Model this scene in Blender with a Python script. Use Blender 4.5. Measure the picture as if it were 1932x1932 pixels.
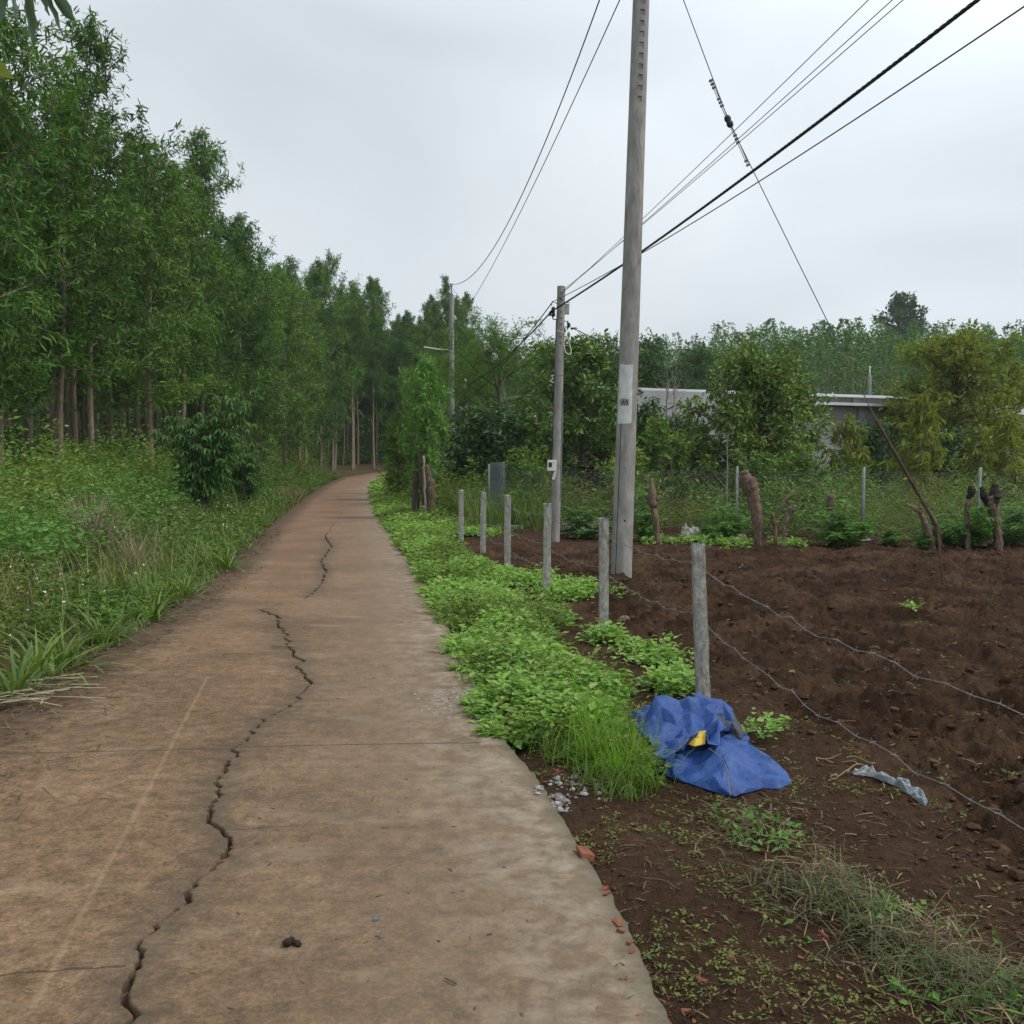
import bpy, math, random
import numpy as np
from mathutils import Vector, Matrix, Euler

R = math.radians
scene = bpy.context.scene
for o in list(bpy.data.objects):
    bpy.data.objects.remove(o)

# ---------------------------------------------------------------- camera, sky, sun, exposure
CAM_H = 1.6
F = 1932.0                       # focal length in units of a 1932 px wide picture
HOR = 858.0                      # horizon row in that picture
PITCH = math.atan((966.0 - HOR) / F)
cam_d = bpy.data.cameras.new('camera')
cam = bpy.data.objects.new('camera', cam_d)
scene.collection.objects.link(cam)
cam_d.sensor_width = 36.0
cam_d.lens = 36.0
cam_d.clip_start = 0.05
cam_d.clip_end = 3000.0
cam.location = (0, 0, CAM_H)
cam.rotation_euler = (math.pi / 2 - PITCH, 0, 0)
scene.camera = cam

SUN_EL, SUN_AZ = 56.0, 104.0      # azimuth measured from +Y towards +X
world = bpy.data.worlds.new('World')
scene.world = world
world.use_nodes = True
wn, wl = world.node_tree.nodes, world.node_tree.links
wn.clear()
w_out = wn.new('ShaderNodeOutputWorld')
w_bg = wn.new('ShaderNodeBackground')
w_bg.inputs['Strength'].default_value = 0.1
w_sky = wn.new('ShaderNodeTexSky')
w_sky.sky_type = 'NISHITA'
w_sky.sun_disc = False
w_sky.sun_elevation = R(SUN_EL)
w_sky.sun_rotation = R(SUN_AZ)
w_tc = wn.new('ShaderNodeTexCoord')
w_map = wn.new('ShaderNodeMapping')
w_map.inputs['Scale'].default_value = (1.0, 1.0, 2.2)
w_map.inputs['Location'].default_value = (0.35, 0.1, 0.2)
w_n = wn.new('ShaderNodeTexNoise')
w_n.inputs['Scale'].default_value = 1.5
w_n.inputs['Detail'].default_value = 3.5
w_n.inputs['Roughness'].default_value = 0.5
w_n.inputs['Distortion'].default_value = 0.35
w_r = wn.new('ShaderNodeValToRGB')
w_r.color_ramp.elements[0].position = 0.36
w_r.color_ramp.elements[0].color = (4.12, 4.58, 4.95, 1)
w_r.color_ramp.elements[1].position = 0.64
w_r.color_ramp.elements[1].color = (5.78, 6.16, 6.48, 1)
w_mix = wn.new('ShaderNodeMix')
w_mix.data_type = 'RGBA'
w_mix.inputs[0].default_value = 0.94
wl.new(w_tc.outputs['Generated'], w_map.inputs['Vector'])
wl.new(w_map.outputs['Vector'], w_n.inputs['Vector'])
wl.new(w_n.outputs['Fac'], w_r.inputs['Fac'])
wl.new(w_sky.outputs['Color'], w_mix.inputs[6])
# the cloud is brighter on the side where the sun stands behind it
w_dot = wn.new('ShaderNodeVectorMath')
w_dot.operation = 'DOT_PRODUCT'
w_dot.inputs[1].default_value = (math.sin(R(SUN_AZ)) * math.cos(R(SUN_EL)), math.cos(R(SUN_AZ)) * math.cos(R(SUN_EL)), math.sin(R(SUN_EL)))
w_nrm = wn.new('ShaderNodeVectorMath')
w_nrm.operation = 'NORMALIZE'
wl.new(w_tc.outputs['Generated'], w_nrm.inputs[0])
wl.new(w_nrm.outputs[0], w_dot.inputs[0])
w_gl = wn.new('ShaderNodeMapRange')
w_gl.inputs['From Min'].default_value = 0.05
w_gl.inputs['From Max'].default_value = 0.60
w_gl.inputs['To Min'].default_value = 0.97
w_gl.inputs['To Max'].default_value = 1.62
wl.new(w_dot.outputs['Value'], w_gl.inputs['Value'])
w_mul = wn.new('ShaderNodeMix')
w_mul.data_type = 'RGBA'
w_mul.blend_type = 'MULTIPLY'
w_mul.inputs[0].default_value = 1.0
wl.new(w_r.outputs['Color'], w_mul.inputs[6])
wl.new(w_gl.outputs['Result'], w_mul.inputs[7])
wl.new(w_mul.outputs[2], w_mix.inputs[7])
wl.new(w_mix.outputs[2], w_bg.inputs['Color'])
wl.new(w_bg.outputs['Background'], w_out.inputs['Surface'])

sun_d = bpy.data.lights.new('sun', 'SUN')
sun_d.energy = 1.5
sun_d.angle = R(10)
sun_d.color = (1.0, 0.94, 0.85)
sun = bpy.data.objects.new('sun', sun_d)
scene.collection.objects.link(sun)
_sd = Vector((math.sin(R(SUN_AZ)) * math.cos(R(SUN_EL)), math.cos(R(SUN_AZ)) * math.cos(R(SUN_EL)), math.sin(R(SUN_EL))))
sun.rotation_euler = _sd.to_track_quat('Z', 'Y').to_euler()
sun.location = _sd * 60

scene.view_settings.view_transform = 'Standard'
scene.view_settings.look = 'None'
scene.view_settings.gamma = 1.0
scene.view_settings.exposure = 0.48
scene.view_settings.use_curve_mapping = False
scene.render.engine = 'CYCLES'
scene.cycles.use_denoising = True
scene.cycles.max_bounces = 5
scene.cycles.diffuse_bounces = 3
scene.cycles.glossy_bounces = 2
scene.cycles.transmission_bounces = 3
scene.cycles.transparent_max_bounces = 4
scene.cycles.volume_bounces = 0

# ---------------------------------------------------------------- helpers
COL = scene.collection


def at(px, py, d):
    """world point on the ray of picture point (px,py) at depth y = d"""
    u = (px - 966.0) / F
    v = (966.0 - py) / F
    cy, sy = math.cos(PITCH), math.sin(PITCH)
    wx, wy, wz = u, cy + v * sy, -sy + v * cy
    k = d / wy
    return Vector((wx * k, d, CAM_H + wz * k))


def gnd(px, py, z=0.0):
    u = (px - 966.0) / F
    v = (966.0 - py) / F
    cy, sy = math.cos(PITCH), math.sin(PITCH)
    wx, wy, wz = u, cy + v * sy, -sy + v * cy
    k = (z - CAM_H) / wz
    return Vector((wx * k, wy * k, z))


def tag(o, label=None, cat=None, group=None, kind=None):
    if label: o['label'] = label
    if cat: o['category'] = cat
    if group: o['group'] = group
    if kind: o['kind'] = kind
    return o


def empty(name, loc=(0, 0, 0), rz=0.0, sc=1.0):
    o = bpy.data.objects.new(name, None)
    COL.objects.link(o)
    o.location = loc
    o.rotation_euler = (0, 0, rz)
    o.scale = (sc, sc, sc)
    o.empty_display_size = 0.2
    return o


def mesh_np(name, V, faces, mats, smooth=False, midx=None):
    """faces: list of int arrays (n,3) or (n,4)"""
    V = np.asarray(V, dtype=np.float32).reshape(-1, 3)
    faces = [np.asarray(f, dtype=np.int32) for f in faces if len(f)]
    me = bpy.data.meshes.new(name)
    me.vertices.add(len(V))
    me.vertices.foreach_set('co', V.ravel())
    loops = np.concatenate([f.ravel() for f in faces])
    tot = np.concatenate([np.full(len(f), f.shape[1], np.int32) for f in faces])
    start = np.concatenate([[0], np.cumsum(tot)[:-1]]).astype(np.int32)
    me.loops.add(len(loops))
    me.loops.foreach_set('vertex_index', loops)
    me.polygons.add(len(tot))
    me.polygons.foreach_set('loop_start', start)
    me.polygons.foreach_set('loop_total', tot)
    if midx is not None:
        me.polygons.foreach_set('material_index', np.asarray(midx, np.int32))
    me.polygons.foreach_set('use_smooth', np.full(len(tot), bool(smooth)))
    for m in (mats if isinstance(mats, (list, tuple)) else [mats]):
        me.materials.append(m)
    me.update(calc_edges=True)
    me.validate()
    return me


def link(name, me, parent=None, loc=None, rot=None, sc=None):
    o = bpy.data.objects.new(name, me)
    COL.objects.link(o)
    if parent is not None: o.parent = parent
    if loc is not None: o.location = loc
    if rot is not None: o.rotation_euler = rot
    if sc is not None: o.scale = sc if hasattr(sc, '__len__') else (sc, sc, sc)
    return o


class MB:
    """collects boxes, tubes and loose faces into one mesh"""

    def __init__(self):
        self.V, self.Q, self.T, self.n = [], [], [], 0

    def add(self, V, Q=None, T=None):
        V = np.asarray(V, float).reshape(-1, 3)
        if Q is not None and len(Q): self.Q.append(np.asarray(Q, int) + self.n)
        if T is not None and len(T): self.T.append(np.asarray(T, int) + self.n)
        self.V.append(V)
        self.n += len(V)
        return self

    def box(self, c, s, rot=None, taper=1.0):
        c = np.asarray(c, float)
        h = np.asarray(s, float) / 2
        P = np.array([[-1, -1, -1], [1, -1, -1], [1, 1, -1], [-1, 1, -1], [-1, -1, 1], [1, -1, 1], [1, 1, 1], [-1, 1, 1]], float)
        P[4:, :2] *= taper
        P = P * h
        if rot is not None:
            P = P @ np.array(rot.to_matrix()).T
        return self.add(P + c, [[0, 3, 2, 1], [4, 5, 6, 7], [0, 1, 5, 4], [1, 2, 6, 5], [2, 3, 7, 6], [3, 0, 4, 7]])

    def tube(self, pts, rad, n=8, cap=True, jit=0.0, rng=None):
        pts = np.asarray([tuple(p) for p in pts], float)
        m = len(pts)
        rad = np.full(m, rad, float) if np.isscalar(rad) else np.asarray(rad, float)
        tan = np.gradient(pts, axis=0)
        tan /= np.linalg.norm(tan, axis=1)[:, None] + 1e-12
        ref = np.array([0, 0, 1.0]) if abs(tan[0][2]) < 0.9 else np.array([1.0, 0, 0])
        a = np.cross(tan[0], ref)
        a /= np.linalg.norm(a)
        A = []
        for i in range(m):
            a = a - tan[i] * np.dot(a, tan[i])
            a /= np.linalg.norm(a) + 1e-12
            A.append(a)
        A = np.array(A)
        B = np.cross(tan, A)
        th = np.linspace(0, 2 * np.pi, n, endpoint=False)
        rr = rad[:, None] * np.ones((1, n))
        if jit and rng is not None:
            rr = rr * (1 + jit * rng.standard_normal((m, n)))
        V = pts[:, None, :] + rr[..., None] * (np.cos(th)[None, :, None] * A[:, None, :] + np.sin(th)[None, :, None] * B[:, None, :])
        i, j = np.meshgrid(np.arange(m - 1), np.arange(n), indexing='ij')
        j2 = (j + 1) % n
        Q = np.stack([i * n + j, i * n + j2, (i + 1) * n + j2, (i + 1) * n + j], -1).reshape(-1, 4)
        V = V.reshape(-1, 3)
        T = []
        if cap:
            V = np.concatenate([V, pts[:1], pts[-1:]])
            k = m * n
            for q in range(n):
                T.append([k, (q + 1) % n, q])
                T.append([k + 1, (m - 1) * n + q, (m - 1) * n + (q + 1) % n])
        return self.add(V, Q, T)

    def mesh(self, name, mat, smooth=False):
        return mesh_np(name, np.concatenate(self.V), [np.concatenate(self.Q) if self.Q else [], np.concatenate(self.T) if self.T else []], mat, smooth)

    def build(self, name, mat, parent=None, smooth=False, **kw):
        return link(name, self.mesh(name, mat, smooth), parent, **kw)


def bevel(o, w=0.01, seg=2):
    m = o.modifiers.new('bevel', 'BEVEL')
    m.width = w
    m.segments = seg
    m.limit_method = 'ANGLE'
    return o


def unit(v):
    return v / (np.linalg.norm(v, axis=-1, keepdims=True) + 1e-9)


# leaf templates: (along, across, up) with unit length and unit width
TM_DIAMOND = (np.array([[0, 0, 0], [.42, .5, .07], [1, 0, -.08], [.42, -.5, .07]]), np.array([[0, 1, 2, 3]]))
TM_SICKLE = (np.array([[0, .05, 0], [0, -.05, 0], [.35, .46, .05], [.35, -.40, .05], [.72, .55, .02], [.72, -.16, .02], [1, .42, -.10]]),
             np.array([[0, 1, 3, 2], [2, 3, 5, 4]]), np.array([[4, 5, 6]]))
TM_LEAF = (np.array([[0, 0, 0], [.22, .36, .05], [.22, 0, -.01], [.22, -.36, .05], [.62, .42, .03], [.62, 0, -.05], [.62, -.42, .03], [1, 0, -.16]]),
           np.array([[1, 2, 5, 4], [2, 3, 6, 5]]), np.array([[0, 2, 1], [0, 3, 2], [4, 5, 7], [5, 6, 7]]))


def leaf_geo(P, D, L, W, rng, tm=TM_DIAMOND, upbias=0.6):
    """leaves at P pointing along D; returns V, Q, T"""
    n = len(P)
    D = unit(D)
    up = np.zeros((n, 3))
    up[:, 2] = upbias
    Nn = unit(up + rng.standard_normal((n, 3)) * 0.55)
    S = unit(np.cross(Nn, D))
    Nn = np.cross(D, S)
    tv = tm[0]
    L = np.broadcast_to(np.asarray(L, float), (n,))
    W = np.broadcast_to(np.asarray(W, float), (n,))
    V = P[:, None, :] + (tv[None, :, 0:1] * L[:, None, None]) * D[:, None, :] + (tv[None, :, 1:2] * W[:, None, None]) * S[:, None, :] \
        + (tv[None, :, 2:3] * L[:, None, None]) * Nn[:, None, :]
    k = len(tv)
    off = (np.arange(n) * k)[:, None, None]
    Q = (tm[1][None] + off).reshape(-1, 4)
    T = (tm[2][None] + off).reshape(-1, 3) if len(tm) > 2 else []
    return V.reshape(-1, 3), Q, T


def blade_geo(P, az, L, W, bend, rng, tilt=0.25, seg=3):
    """grass blades: bent tapering ribbons"""
    n = len(P)
    L = np.broadcast_to(np.asarray(L, float), (n,))
    W = np.broadcast_to(np.asarray(W, float), (n,))
    bend = np.broadcast_to(np.asarray(bend, float), (n,))
    tilt = np.broadcast_to(np.asarray(tilt, float), (n,))
    out = np.stack([np.cos(az), np.sin(az), np.zeros(n)], -1)
    tw = az + rng.uniform(-.6, .6, n)
    side = np.stack([-np.sin(tw), np.cos(tw), np.zeros(n)], -1)
    pts = []
    p = P.copy()
    for i in range(seg + 1):
        t = i / seg
        w = W * (1 - t ** 1.6) * 0.5 + 0.0004
        pts.append(p - side * w[:, None])
        pts.append(p + side * w[:, None])
        a = tilt + bend * (t + .5 / seg)
        p = p + (out * np.sin(a)[:, None] + np.array([0, 0, 1.0]) * np.cos(a)[:, None]) * (L / seg)[:, None]
    V = np.stack(pts, 1)
    k = 2 * (seg + 1)
    off = (np.arange(n) * k)[:, None, None]
    q = np.array([[2 * i, 2 * i + 1, 2 * i + 3, 2 * i + 2] for i in range(seg)])
    return V.reshape(-1, 3), (q[None] + off).reshape(-1, 4)


# value noise
def _hash(ix, iy, s):
    h = (ix.astype(np.int64) * 374761393 + iy.astype(np.int64) * 668265263 + s * 974634777) & 0x7fffffff
    h = ((h ^ (h >> 13)) * 1274126177) & 0x7fffffff
    h = h ^ (h >> 16)
    return (h & 0xffff) / 65535.0


def vnoise(x, y, s=0):
    x = np.asarray(x, float)
    y = np.asarray(y, float)
    ix, iy = np.floor(x), np.floor(y)
    fx, fy = x - ix, y - iy
    fx = fx * fx * (3 - 2 * fx)
    fy = fy * fy * (3 - 2 * fy)
    a, b = _hash(ix, iy, s), _hash(ix + 1, iy, s)
    c, d = _hash(ix, iy + 1, s), _hash(ix + 1, iy + 1, s)
    return (a + (b - a) * fx) * (1 - fy) + (c + (d - c) * fx) * fy


def fbm(x, y, s=0, o=4, g=0.5):
    r, a, t = 0.0, 1.0, 0.0
    for i in range(o):
        r = r + a * vnoise(np.asarray(x) * 2 ** i + 17.3 * i, np.asarray(y) * 2 ** i - 9.1 * i, s + i)
        t += a
        a *= g
    return r / t


def sstep(a, b, x):
    t = np.clip((np.asarray(x, float) - a) / (b - a), 0, 1)
    return t * t * (3 - 2 * t)


# ---------------------------------------------------------------- layout of the place
# road edges as functions of y (metres in front of the camera), measured from the photograph's ground contact
RY = np.array([-8, -2, 2.88, 3.63, 4.17, 4.97, 5.5, 6.55, 8.3, 10.6, 13.3, 16.5, 21.8, 28, 37.7, 50, 63, 72, 80, 90], float)
RXR = np.array([1.15, .80, .44, .36, .26, .12, .0, -.19, -.43, -.76, -1.14, -1.65, -2.60, -3.6, -5.1, -6.8, -8.0, -6.9, -3.5, 4.0], float)
RXL = np.array([-1.9, -2.4, -2.85, -2.93, -3.0, -3.08, -3.14, -3.24, -3.38, -3.55, -3.90, -4.37, -5.30, -6.25, -7.7, -9.3, -10.5, -9.8, -7.0, 0.0], float)


def xr(y): return np.interp(y, RY, RXR)
def xl(y): return np.interp(y, RY, RXL)


FY = np.array([-8, 0, 2.0, 6.84, 9.45, 11.7, 14.4, 16.4, 18.85, 24, 40], float)      # barbed wire fence line
FX = np.array([2.9, 2.1, 1.78, 1.28, .846, .394, -.067, -.47, -.94, -1.7, -3.5], float)
def xf(y): return np.interp(y, FY, FX)


EY = np.array([-10, 10, 24, 32, 43, 57, 66, 74, 82, 90, 100, 112], float)            # plantation edge (left and beyond the bend)
EX = np.array([-12.6, -11.6, -11.3, -11.4, -11.5, -12.3, -13.0, -11.5, -6.5, 1.0, 14, 30], float)
def xe(y): return np.interp(y, EY, EX)


def terr(x, y):
    x = np.asarray(x, float)
    y = np.asarray(y, float)
    sl = xl(y) - x
    z = 0.42 * sstep(0.2, 4.5, sl) * sstep(3, 9, y)
    rr = x - xr(y)
    z = z - 0.055 * sstep(-.3, .05, rr) * (1 - sstep(8, 16, y)) * sstep(-.3, .05, rr)
    z = z + 0.012 * np.maximum(0, y - 45)
    z = z + 8.0 * sstep(60, 175, y) * sstep(-25, 35, x)
    return z


def tz(x, y): return float(terr(x, y))


# ---------------------------------------------------------------- materials
MATS = {}


def new_mat(name):
    m = bpy.data.materials.new(name)
    m.use_nodes = True
    nt = m.node_tree
    nt.nodes.clear()
    out = nt.nodes.new('ShaderNodeOutputMaterial')
    MATS[name] = m
    return m, nt.nodes, nt.links, out


def ramp(nodes, stops):
    r = nodes.new('ShaderNodeValToRGB')
    e = r.color_ramp.elements
    while len(e) > 1: e.remove(e[0])
    e[0].position = stops[0][0]
    e[0].color = (*stops[0][1], 1)
    for p, c in stops[1:]:
        k = e.new(p)
        k.color = (*c, 1)
    return r


def noise(nodes, links, scale, detail=4, rough=0.55, vec=None, dist=0.0):
    n = nodes.new('ShaderNodeTexNoise')
    n.inputs['Scale'].default_value = scale
    n.inputs['Detail'].default_value = detail
    n.inputs['Roughness'].default_value = rough
    n.inputs['Distortion'].default_value = dist
    if vec is not None: links.new(vec, n.inputs['Vector'])
    return n


def math_n(nodes, links, op, a, b=None, c=None):
    n = nodes.new('ShaderNodeMath')
    n.operation = op
    for i, v in enumerate((a, b, c)):
        if v is None: continue
        if isinstance(v, (int, float)): n.inputs[i].default_value = v
        else: links.new(v, n.inputs[i])
    return n.outputs[0]


def mixc(nodes, links, fac, a, b, mode='MIX'):
    n = nodes.new('ShaderNodeMix')
    n.data_type = 'RGBA'
    n.blend_type = mode
    for sock, v in ((n.inputs[0], fac), (n.inputs[6], a), (n.inputs[7], b)):
        if isinstance(v, (int, float)): sock.default_value = v
        elif isinstance(v, tuple): sock.default_value = (*v, 1)
        else: links.new(v, sock)
    return n.outputs[2]


def leafmat(name, cols, trans=0.28, rough=0.55, spec=0.14):
    m, N, L, out = new_mat(name)
    geo = N.new('ShaderNodeNewGeometry')
    oi = N.new('ShaderNodeObjectInfo')
    v = math_n(N, L, 'MULTIPLY_ADD', oi.outputs['Random'], 0.34, math_n(N, L, 'MULTIPLY', geo.outputs['Random Per Island'], 0.66))
    r = ramp(N, [(i / (len(cols) - 1), c) for i, c in enumerate(cols)])
    L.new(v, r.inputs['Fac'])
    # leaf undersides are paler and duller
    under = mixc(N, L, geo.outputs['Backfacing'], r.outputs['Color'], mixc(N, L, 0.25, r.outputs['Color'], (0.10, 0.14, 0.09)))
    p = N.new('ShaderNodeBsdfPrincipled')
    p.inputs['Roughness'].default_value = rough
    p.inputs['Specular IOR Level'].default_value = spec
    L.new(under, p.inputs['Base Color'])
    t = N.new('ShaderNodeBsdfTranslucent')
    tc = mixc(N, L, 1.0, r.outputs['Color'], (1.25, 1.25, 0.55), 'MULTIPLY')
    L.new(tc, t.inputs['Color'])
    mx = N.new('ShaderNodeMixShader')
    mx.inputs['Fac'].default_value = trans
    L.new(p.outputs[0], mx.inputs[1])
    L.new(t.outputs[0], mx.inputs[2])
    L.new(mx.outputs[0], out.inputs['Surface'])
    return m


def plain(name, c1, c2=None, scale=8.0, rough=0.8, bump=0.0, metal=0.0, stretch=None, spec=0.3, c3=None, detail=5):
    m, N, L, out = new_mat(name)
    tc = N.new('ShaderNodeTexCoord')
    vec = tc.outputs['Object']
    if stretch:
        mp = N.new('ShaderNodeMapping')
        mp.inputs['Scale'].default_value = stretch
        L.new(vec, mp.inputs['Vector'])
        vec = mp.outputs['Vector']
    n = noise(N, L, scale, detail, 0.6, vec)
    stops = [(0.32, c1), (0.68, c2 or c1)]
    if c3: stops = [(0.25, c1), (0.52, c2), (0.75, c3)]
    r = ramp(N, stops)
    L.new(n.outputs['Fac'], r.inputs['Fac'])
    p = N.new('ShaderNodeBsdfPrincipled')
    p.inputs['Roughness'].default_value = rough
    p.inputs['Metallic'].default_value = metal
    p.inputs['Specular IOR Level'].default_value = spec
    L.new(r.outputs['Color'], p.inputs['Base Color'])
    if bump:
        n2 = noise(N, L, scale * 4, 5, 0.65, vec)
        b = N.new('ShaderNodeBump')
        b.inputs['Strength'].default_value = bump
        b.inputs['Distance'].default_value = 0.02
        L.new(n2.outputs['Fac'], b.inputs['Height'])
        L.new(b.outputs['Normal'], p.inputs['Normal'])
    L.new(p.outputs[0], out.inputs['Surface'])
    return m


def islandmat(name, cols, rough=0.85, spec=0.2):
    m, N, L, out = new_mat(name)
    geo = N.new('ShaderNodeNewGeometry')
    r = ramp(N, [(i / (len(cols) - 1), c) for i, c in enumerate(cols)])
    L.new(geo.outputs['Random Per Island'], r.inputs['Fac'])
    p = N.new('ShaderNodeBsdfPrincipled')
    p.inputs['Roughness'].default_value = rough
    p.inputs['Specular IOR Level'].default_value = spec
    L.new(r.outputs['Color'], p.inputs['Base Color'])
    L.new(p.outputs[0], out.inputs['Surface'])
    return m


M_ACACIA = leafmat('acacia_leaf', [(0.026, 0.07, 0.013), (0.045, 0.118, 0.019), (0.073, 0.172, 0.023), (0.119, 0.222, 0.029), (0.185, 0.269, 0.038)], trans=.24)
M_FARLEAF = leafmat('far_leaf', [(0.051, 0.122, 0.025), (0.075, 0.169, 0.035), (0.109, 0.216, 0.044)], trans=.2, spec=.15)
M_BROAD = leafmat('broad_leaf', [(0.039, 0.089, 0.014), (0.068, 0.143, 0.02), (0.11, 0.198, 0.025), (0.227, 0.247, 0.033)], trans=.2, rough=.38, spec=.35)
M_DARKBROAD = leafmat('dark_broad_leaf', [(0.026, 0.063, 0.017), (0.045, 0.101, 0.022), (0.07, 0.145, 0.029)], trans=.15, rough=.42, spec=.3)
M_FEATHER = leafmat('feathery_leaf', [(0.067, 0.16, 0.027), (0.104, 0.216, 0.036), (0.17, 0.29, 0.05)], trans=.3)
M_YELLOW = leafmat('yellow_green_leaf', [(.10, .14, .02), (.17, .21, .028), (.25, .28, .04), (.32, .32, .05)], trans=.3)
M_OLIVE = leafmat('olive_leaf', [(.075, .115, .018), (.150, .200, .028), (.245, .290, .040), (.33, .345, .055)], trans=.28)
M_BUSH = leafmat('bush_leaf', [(0.066, 0.174, 0.03), (0.112, 0.254, 0.045), (0.178, 0.338, 0.065)], trans=.25)
M_WEED = leafmat('weed_leaf', [(0.045, 0.091, 0.015), (0.086, 0.165, 0.024), (0.132, 0.238, 0.035), (0.198, 0.287, 0.053), (0.305, 0.281, 0.083)], trans=.28)
M_WEED2 = leafmat('scrub_leaf', [(0.062, 0.109, 0.019), (0.106, 0.163, 0.027), (0.164, 0.204, 0.036), (0.225, 0.217, 0.046)], trans=.25)
M_COVER = leafmat('cover_leaf', [(0.084, 0.186, 0.033), (0.148, 0.305, 0.053), (0.225, 0.416, 0.07), (0.29, 0.466, 0.1), (0.386, 0.447, 0.125)], trans=.3)
M_GRASS = leafmat('grass_blade', [(0.109, 0.233, 0.018), (0.162, 0.328, 0.023), (0.235, 0.396, 0.032)], trans=.35)
M_GRASS2 = leafmat('wild_grass_blade', [(0.076, 0.145, 0.026), (0.117, 0.193, 0.034), (0.179, 0.221, 0.055)], trans=.3)
M_DRY = islandmat('dry_grass', [(.13, .095, .050), (.21, .155, .085), (.30, .23, .135)])
M_STRAW = islandmat('straw', [(.10, .07, .042), (.18, .13, .08), (.30, .24, .165)])
M_LITTER = islandmat('leaf_litter', [(.055, .036, .024), (.10, .065, .04), (.17, .115, .07)])
M_WILT = leafmat('wilted_leaf', [(.045, .062, .016), (.085, .105, .028), (.12, .105, .045), (.075, .13, .035)], trans=.2)
M_FLOWER = islandmat('white_flower', [(.60, .60, .52), (.72, .72, .66)])
M_ORANGE = islandmat('orange_flower', [(.60, .13, .02), (.75, .22, .03)])
M_CLOD = islandmat('soil_clod', [(.038, .022, .0135), (.062, .037, .0225), (.092, .056, .035)], rough=1.0, spec=.05)
M_STONE = islandmat('gravel_stone', [(.13, .125, .12), (.22, .215, .205), (.36, .35, .335)])
M_BRICK = plain('brick_clay', (.17, .062, .036), (.28, .10, .055), 30, .9, .5)
M_BARK = plain('acacia_bark', (.13, .10, .068), (.27, .215, .15), 6, .9, .6, stretch=(3, 3, .6))
M_BARK2 = plain('dark_bark', (.055, .042, .032), (.12, .095, .07), 7, .9, .6, stretch=(3, 3, .6))
M_STUMP = plain('stump_wood', (.040, .027, .019), (.17, .115, .078), 12, .9, 1.0, stretch=(3.5, 3.5, .6), c3=(.36, .28, .205), detail=8)
M_CHAR = plain('charred_wood', (.012, .011, .010), (.045, .038, .032), 10, .95, .8)
M_TWIG = plain('bare_twig', (.17, .14, .11), (.28, .24, .20), 10, .9)
M_CONC = plain('pole_concrete', (.155, .148, .136), (.255, .244, .225), 6, .9, .35, stretch=(1.5, 1.5, .5), c3=(.36, .345, .32), detail=9)
M_POST = plain('fence_concrete', (.11, .106, .092), (.33, .32, .285), 16, .92, .9, stretch=(1.5, 1.5, .8), c3=(.50, .49, .445), detail=9)
M_WIRE = plain('galvanised_wire', (.12, .125, .125), (.22, .225, .22), 30, .6, metal=.2)
M_CABLE = plain('black_cable', (.012, .014, .017), (.025, .028, .032), 20, .55)
M_LINE = plain('aluminium_wire', (.06, .065, .07), (.10, .105, .11), 20, .5)
M_STEEL = plain('galvanised_steel', (.12, .135, .14), (.21, .23, .235), 14, .6, metal=.15)
M_RUST = plain('rusty_pipe', (.030, .019, .015), (.070, .040, .027), 12, .85, .4, stretch=(1, 1, 1), c3=(.13, .072, .046))
M_WHITE = plain('whitewash', (.42, .43, .42), (.62, .63, .62), 14, .9, .5, stretch=(1.3, 1.3, .6))
M_INK = plain('black_paint', (.015, .015, .016), (.05, .05, .05), 40, .9)
M_BOX = plain('white_plastic', (.55, .54, .50), (.64, .63, .59), 10, .5)
M_BOXG = plain('grey_plastic', (.30, .30, .29), (.38, .38, .37), 10, .5)
M_DARK = plain('dark_glass', (.015, .016, .018), (.03, .03, .032), 10, .25)
M_WALL = plain('grey_render', (.24, .24, .243), (.30, .30, .304), 1.2, .9, .1, stretch=(1, 1, .5))
M_WALL2 = plain('pale_render', (.27, .27, .272), (.33, .33, .335), 1.2, .9, .1)
M_ROOFW = plain('white_sheet_metal', (.50, .51, .52), (.60, .61, .62), 2, .5)
M_CORR = plain('corrugated_metal', (.30, .32, .35), (.40, .42, .45), 2, .5, metal=.2)
M_RAG = plain('dirty_rag', (.05, .05, .045), (.55, .53, .48), 16, .95, .8, detail=2)
M_PLASTIC = plain('grey_plastic_strip', (.13, .15, .16), (.30, .33, .35), 30, .6, .4)
M_YTARP = plain('yellow_tarp', (.52, .36, .035), (.64, .47, .06), 20, .6, .3)
M_BLACKTARP = plain('dark_sheet', (.02, .024, .032), (.06, .068, .08), 12, .5, .5)
M_DUNG = plain('dung', (.022, .014, .010), (.05, .032, .022), 40, .95, .8)
M_SLATE = plain('slate', (.07, .09, .10), (.11, .13, .14), 30, .6)
M_SHADE_BLACK = plain('shade_black', (.010, .011, .010), (.022, .024, .02), 10, .95)  # near black for the hut sheets and the doorway's painted dark inside

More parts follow.
